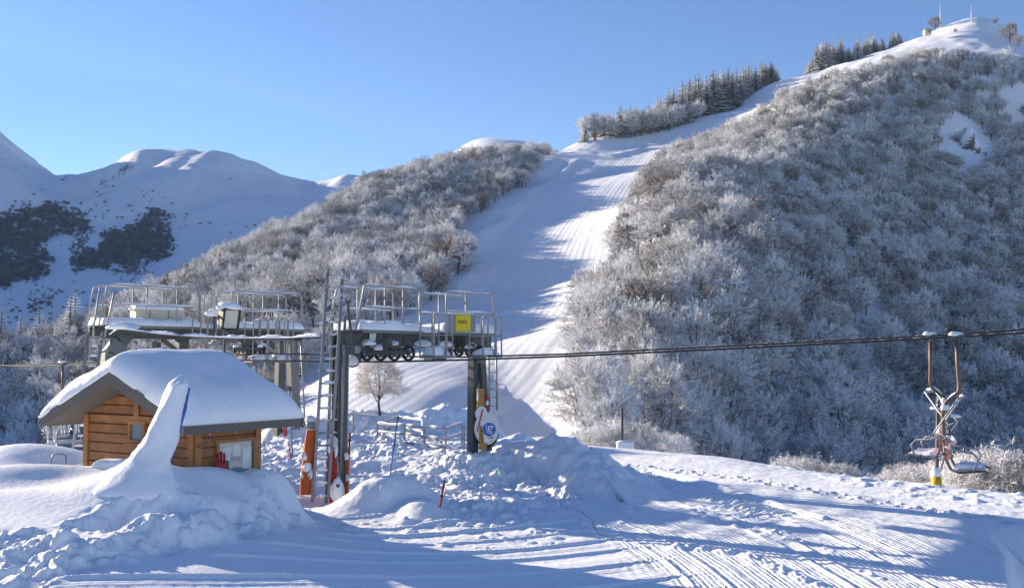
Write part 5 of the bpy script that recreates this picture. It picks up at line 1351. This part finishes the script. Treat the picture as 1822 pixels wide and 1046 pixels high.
# the mandatory sign: white plate, blue disc, seated figure on a chair, small text
q4 = [(856.5, 749), (881, 747), (884, 781), (862, 788)]
e, c = board('rule_sign', q4, 25.0, .012, M['white'], 'white safety sign with a blue disc and a seated lift rider symbol', cat_='sign')
dc = at(870.5, 763.5, 24.985); rd_ = 11.8 / FPX * 25.0
MB().disc(dc, (0, 1, 0), rd_, .012, 36).build('blue_disc', M['signblue'], e)
fg = MB(); S = lambda x, y: dc + Vector((x * rd_, -.010, y * rd_))
def stroke(m, pts, w):
    for a, b in zip(pts[:-1], pts[1:]): m.beam(S(*a), S(*b), w * rd_, .006, (0, 1, 0))
stroke(fg, [(-.45, .72), (-.38, .1), (-.30, -.52)], .10); stroke(fg, [(-.38, -.35), (.20, -.62), (.42, -.55)], .10)
fg.disc(S(-.02, .38), (0, 1, 0), .15 * rd_, .008, 16); stroke(fg, [(-.06, .2), (-.14, -.22), (.30, -.30), (.42, -.70)], .17); stroke(fg, [(-.06, .15), (.20, -.02), (.45, .10)], .10)
stroke(fg, [(.22, .52), (.62, .28)], .22)
fg.build('rider_symbol', M['white'], e)
tx = MB()
for (u0, u1, v) in ((867, 879, 777), (870, 878, 779.3), (871, 877, 784)): tx.beam(at(u0, v + .4, 24.993), at(u1, v, 24.993), .014, .004, (0, 1, 0))
tx.build('small_print', M['ink'], e)
# ---- slender poles
pole('blue_pole', at(693, 852, 24.2), at(708, 742, 24.6), .017, M['blue'], 'slim blue pole leaning in the trodden snow before the queue fence')
pole('blue_pole', at(521, 830, 26.2), at(516, 690, 26.4), .017, M['blue'], 'slim blue pole standing between the hut and the near tower')
pole('red_pole', at(519, 818, 26.1), at(512, 786, 26.2), .018, M['red'], 'short red pole beside the slim blue one right of the hut')
pole('red_pole', at(780, 917, 19.7), at(791, 855, 19.9), .022, M['red'], 'dark red marker pole leaning alone in the foreground snow', 'marker pole')
pole('marker_pole', at(1050, 823, 26.6), at(1051, 795, 26.6), .016, M['dark'], 'thin dark stake on the groomed edge right of the big snow pile', 'stake')
for t_, lb in ((.0, 'dark red slat against the far leg of the left tower'),):
    pad('red_pad', [(503,508,738,30.6),(504,510,770,30.6),(506,511,778,30.6)], .08, M['red'], lb, 'pad')
p = at(524, 742, 30.4); e = empty('meter_box', p, 'pale box on the far leg of the left tower, right of the hut roof', 'box'); MB().box(p, (.26, .16, .46)).build('casing', M['white'], e); MB().lump(p + UP * .23, (.16, .1, .07), 14, 8, .1, 2, .2).build('snow_cap', M['snow'], e, True)
# lamp post beyond the groomed edge
p = at(1107, 796, 34.0); e = empty('lamp_post', p, 'dark post on a small white block among the frosted shrubs', 'post')
MB().tube([p - UP * .3, p + UP * 1.35], .05, 10).build('shaft', M['dark'], e, True); MB().box(p + Vector((.1, 0, .06)), (.55, .4, .24)).build('base_block', M['white'], e); MB().lump(p + Vector((.1, 0, .16)), (.3, .22, .1), 14, 8, .1, 4, .2).build('snow_cap', M['snow'], e, True)
# ---- queue fences
def fence(name, pts, label, rails, posts, seed):
    """pts: (u_top, v_top, v_bottom, Y) at corners; rails at the given fractions of the height"""
    tops = [at(u, v - 5, Y) for u, v, b, Y in pts]; bots = [at(u, b - 4, Y) for u, v, b, Y in pts]
    e = empty(name, bots[0], label, 'fence')
    for i in posts:
        j = int(i); f = i - j
        if f == 0: a, b = tops[j], bots[j]
        else: a, b = tops[j].lerp(tops[j + 1], f), bots[j].lerp(bots[j + 1], f)
        MB().beam(b - UP * .3, a, .05, .05, (0, 1, 0)).build('post', M['steel'], e)
    for f in rails:
        m = MB(); s = MB(); R_ = [b.lerp(t, f) for t, b in zip(tops, bots)]
        for a, b in zip(R_[:-1], R_[1:]): m.beam(a, b, .045, .045, UP); s.ridge([a + UP * .02, b + UP * .02], .06, .05 if f > .9 else .035, seed, 6)
        o = m.build('rail', M['steel'], e); s.build('rail_snow', M['snow'], o, True)
    return e
f1 = fence('queue_fence', [(672,758,790,30.2),(720,762,794,29.0),(793,767,809,27.4),(822,757,796,29.6)], 'steel queue fence with snowy rails before the lone tree, nearest of three', (1.0, .56, .12), (0, 1, 1.5, 2, 3), 1)
d_ = MB().beam(at(765, 768, 28.2), at(792, 797, 27.5), .04, .04, UP); d_.beam(at(786, 783, 28.0), at(784, 800, 28.0), .04, .04, (0, 1, 0)); d_.build('brace', M['steel'], f1)
fence('queue_fence', [(684,754,782,32.2),(709,747,780,33.6),(751,752,792,31.0),(752,768,795,29.8)], 'steel queue fence standing behind the nearest one, joined by a slim blue pole', (1.0, .5), (0, 1, 2), 2)
fence('queue_fence', [(616,742,768,31.0),(629,742,770,31.0),(675,746,774,32.5)], 'lone snowy rail fence between the near tower leg and the snow bank', (1.0,), (0, 1), 3)
fence('queue_fence', [(826,766,796,28.6),(838,765,798,28.9)], 'short end frame of steel fence beside the far tower leg', (1.0, .3), (0, 1), 4)

# ================================================================== CHAIRS
def chair(Pc, d, sg, label, back='pink'):
    """hanger, grip, seat, backrest, arm frame and raised safety bar; d along the cable, sg which way it faces"""
    d = d * sg; lat = Vector((-d.y, d.x, 0)); S = lambda a, b, c=0: Pc + d * a + lat * c - UP * b
    e = empty('lift_chair', Pc, label, 'lift chair', 'chairs on the lift cable')
    g = MB().beam(S(-.14, .0), S(.14, .0), .07, .07, UP); g.beam(S(0, -.05), S(0, .12), .06, .08, d); g.build('grip', M['dark'], e)
    MB().lump(S(0, -.03), (.11, .06, .055), 14, 9, .2, 3, .35).build('snow_cap', M['snow'], e, True)
    h = MB().tube([S(0, .02), S(.005, .5), S(.02, .84), S(.01, .93), S(-.05, 1.0), S(-.17, 1.10), S(-.235, 1.18), S(-.25, 1.27), S(-.25, 1.6), S(-.235, 2.0)], .036, 10)
    ho = h.build('hanger', M['brown'], e, True)
    MB().ridge([S(-.01, .95), S(-.06, 1.0), S(-.17, 1.09), S(-.22, 1.15)], .08, .06, 3, 7, -.02).build('hanger_snow', M['snow'], ho, True)
    b = MB()
    for c in (-.38, .38): b.tube([S(-.22, 1.72, c), S(-.20, 2.05, c), S(-.12, 2.22, c), S(0, 2.27, c), S(.40, 2.22, c), S(.44, 2.26, c)], .022, 8)
    b.tube([S(-.22, 1.74, -.44), S(-.22, 1.74, .44)], .022, 8); b.tube([S(-.235, 1.96, -.42), S(-.235, 1.96, .42)], .022, 8)
    b.build('seat_frame', M['brown'], e, True)
    bk = MB()
    for k in range(3): bk.beam(S(-.19, 1.80 + .12 * k, -.40), S(-.19, 1.80 + .12 * k, .40), .035, .095, UP)
    bk.build('backrest', M[back], e)
    st = MB()
    for k in range(4): st.beam(S(-.05 + .125 * k, 2.235 - .014 * k, -.43), S(-.05 + .125 * k, 2.235 - .014 * k, .43), .11, .035, UP)
    so_ = st.build('seat', M['panel'], e)
    MB().slab(S(-.08, 2.20, -.40), d, lat, .44, .80, .055, .04, 5, .06, .5).build('seat_snow', M['snow'], so_, True)
    ar = MB()
    for c in (-.45, .45): ar.tube([S(-.2, 1.84, c), S(-.05, 1.90, c), S(.22, 1.93, c), S(.30, 2.02, c), S(.24, 2.2, c)], .018, 7)
    ar.build('armrest', M['steel'], e, True)
    sb = MB()
    for c in (-.46, .46): sb.tube([S(-.24, 1.80, c), S(-.36, 1.62, c), S(.03, 1.04, c)], .017, 7)
    sb.tube([S(.03, 1.04, -.46), S(.03, 1.04, .46)], .02, 8); sb.tube([S(-.36, 1.62, -.2), S(-.14, 1.72, -.2), S(-.30, 2.28, -.2)], .016, 7)
    bo = sb.build('safety_bar', M['steel'], e, True)
    MB().lump(S(.04, 1.01), (.05, .10, .035), 14, 8, .2, 6, .4).build('bar_snow', M['snow'], bo, True)
    MB().lump(S(-.22, 1.22), (.055, .06, .08), 14, 8, .3, 8, .6).build('bar_snow', M['snow'], bo, True)
    MB().lump(S(-.16, 1.78), (.05, .16, .09), 14, 8, .3, 9, .6).build('bar_snow', M['snow'], bo, True)
    MB().lump(S(-.05, 1.36), (.07, .05, .035), 14, 8, .3, 12, .6).build('bar_snow', M['snow'], bo, True)
    return e
pn_ = cable_at(CN, dN, 1702); chair(at(1702, 599, pn_.y), dN, 1, 'brown chairlift seat with a salmon backrest, its seat pointing right, nearest one')
pf_ = cable_at(CFp, dF, 1655); chair(at(1655, 598, pf_.y), dF, -1, 'brown chairlift seat with its seat pointing left, just behind the nearest chair')
pl_ = cable_at(CN, dN, 112); chair(at(112, 647, pl_.y), dN, 1, 'chairlift seat hanging at the far left beyond the hut roof and its icicles', 'panel')
# post with a yellow foot at the plateau edge
p = near_hit(1666, 862); e = empty('snow_post', p, 'tall slim brown post with a yellow padded foot at the plateau edge below the chairs', 'post')
top = at(1669, 706, p.y + .1)
MB().tube([p - UP * .2, top], .042, 10).build('shaft', M['brown'], e, True)
MB().tube([p - UP * .2, p + UP * .20], [.125, .115], 14).build('foot_pad', M['ochre'], e, True); MB().lump(p + UP * .20, (.12, .12, .2), 14, 9, .08, 3, .2).build('snow_cap', M['snow'], e, True)
# ---- on the summit: a little building and two masts
P = hit(1650, 60, 300, 600) or at(1650, 60, 432)
b = empty('summit_building', P, 'tiny pale building on the ridge left of the summit', 'building')
MB().box(P + UP * .3, (3.0, 2.4, 2.2)).build('wall', M['cream'], b); MB().box(P + UP * 1.5, (3.3, 2.7, .25)).build('roof', M['dark'], b); MB().slab(P + Vector((-1.6, -1.3, 1.62)), (1, 0, 0), (0, 1, 0), 3.2, 2.6, .4, .4, 3, .5, .2).build('roof_snow', M['snow'], b, True); MB().box(P + Vector((.4, -1.22, .6)), (.7, .08, .7)).build('window', M['ink'], b)
for u, v0, v1, lb in ((1673, 46, 4, 'thin white mast on the ridge beside the little summit building'), (1728, 34, 10, 'faint thin mast at the very top of the summit')):
    P = hit(u, v0 + 6, 300, 600) or at(u, v0, 436); m = empty('mast', P, lb, 'mast'); tp = at(u, v1, P.y)
    MB().tube([P - UP, P.lerp(tp, .5), tp], [.22, .16, .06], 8).build('pole', M['white'], m, True); MB().beam(P.lerp(tp, .7) - Vector((.6, 0, 0)), P.lerp(tp, .7) + Vector((.6, 0, 0)), .12, .12, UP).build('aerial', M['steel'], m)
# ================================================================== CAMERA, LIGHT, SKY
cam = bpy.data.cameras.new('camera'); cam.sensor_width = 36.0; cam.lens = 36.0 * FPX / 1822.0; cam.clip_start = .1; cam.clip_end = 20000
co = bpy.data.objects.new('camera', cam); COL.objects.link(co); co.location = (0, 0, EZ); co.rotation_euler = (math.pi / 2 + PIT, 0, 0); SC.camera = co
sl = bpy.data.lights.new('sun', 'SUN'); sl.energy = 4.95; sl.angle = R(.5); sl.color = (1.0, .85, .67)
so = bpy.data.objects.new('sun', sl); COL.objects.link(so); so.rotation_euler = (-SUN).to_track_quat('-Z', 'Y').to_euler(); so.location = (-30, 30, 40)
w = bpy.data.worlds.new('World'); SC.world = w; w.use_nodes = True
nt = w.node_tree; nt.nodes.clear()
sk = nt.nodes.new('ShaderNodeTexSky'); sk.sky_type = 'NISHITA'; sk.sun_disc = False; sk.sun_elevation = SUN_EL; sk.sun_rotation = SUN_AZ
sk.altitude = 1500; sk.air_density = 1.0; sk.dust_density = 0.05; sk.ozone_density = 2.2
bg = nt.nodes.new('ShaderNodeBackground'); bg.inputs[1].default_value = .08
ou = nt.nodes.new('ShaderNodeOutputWorld'); hs = nt.nodes.new('ShaderNodeHueSaturation'); hs.inputs['Saturation'].default_value = 1.14; hs.inputs['Hue'].default_value = .512; nt.links.new(sk.outputs[0], hs.inputs['Color']); nt.links.new(hs.outputs[0], bg.inputs[0]); nt.links.new(bg.outputs[0], ou.inputs[0])
SC.view_settings.view_transform = 'Standard'; SC.view_settings.look = 'None'; SC.view_settings.gamma = 1; SC.view_settings.exposure = 1.31
SC.cycles.max_bounces = 6; SC.cycles.diffuse_bounces = 4; SC.cycles.use_denoising = True

# thin blue air between here and the far mountain
hb = MB().box((300, 900, 120), (4600, 2900, 620)); HZM = bpy.data.materials.new('thin_haze'); HZM.use_nodes = True; hn = HZM.node_tree; hn.nodes.clear()
pv = hn.nodes.new('ShaderNodeVolumePrincipled'); pv.inputs['Color'].default_value = (.5, .7, 1.0, 1); pv.inputs['Density'].default_value = .00007; pv.inputs['Anisotropy'].default_value = .2
ho_ = hn.nodes.new('ShaderNodeOutputMaterial'); hn.links.new(pv.outputs[0], ho_.inputs['Volume'])
tag(hb.build('haze', HZM), kind='stuff')
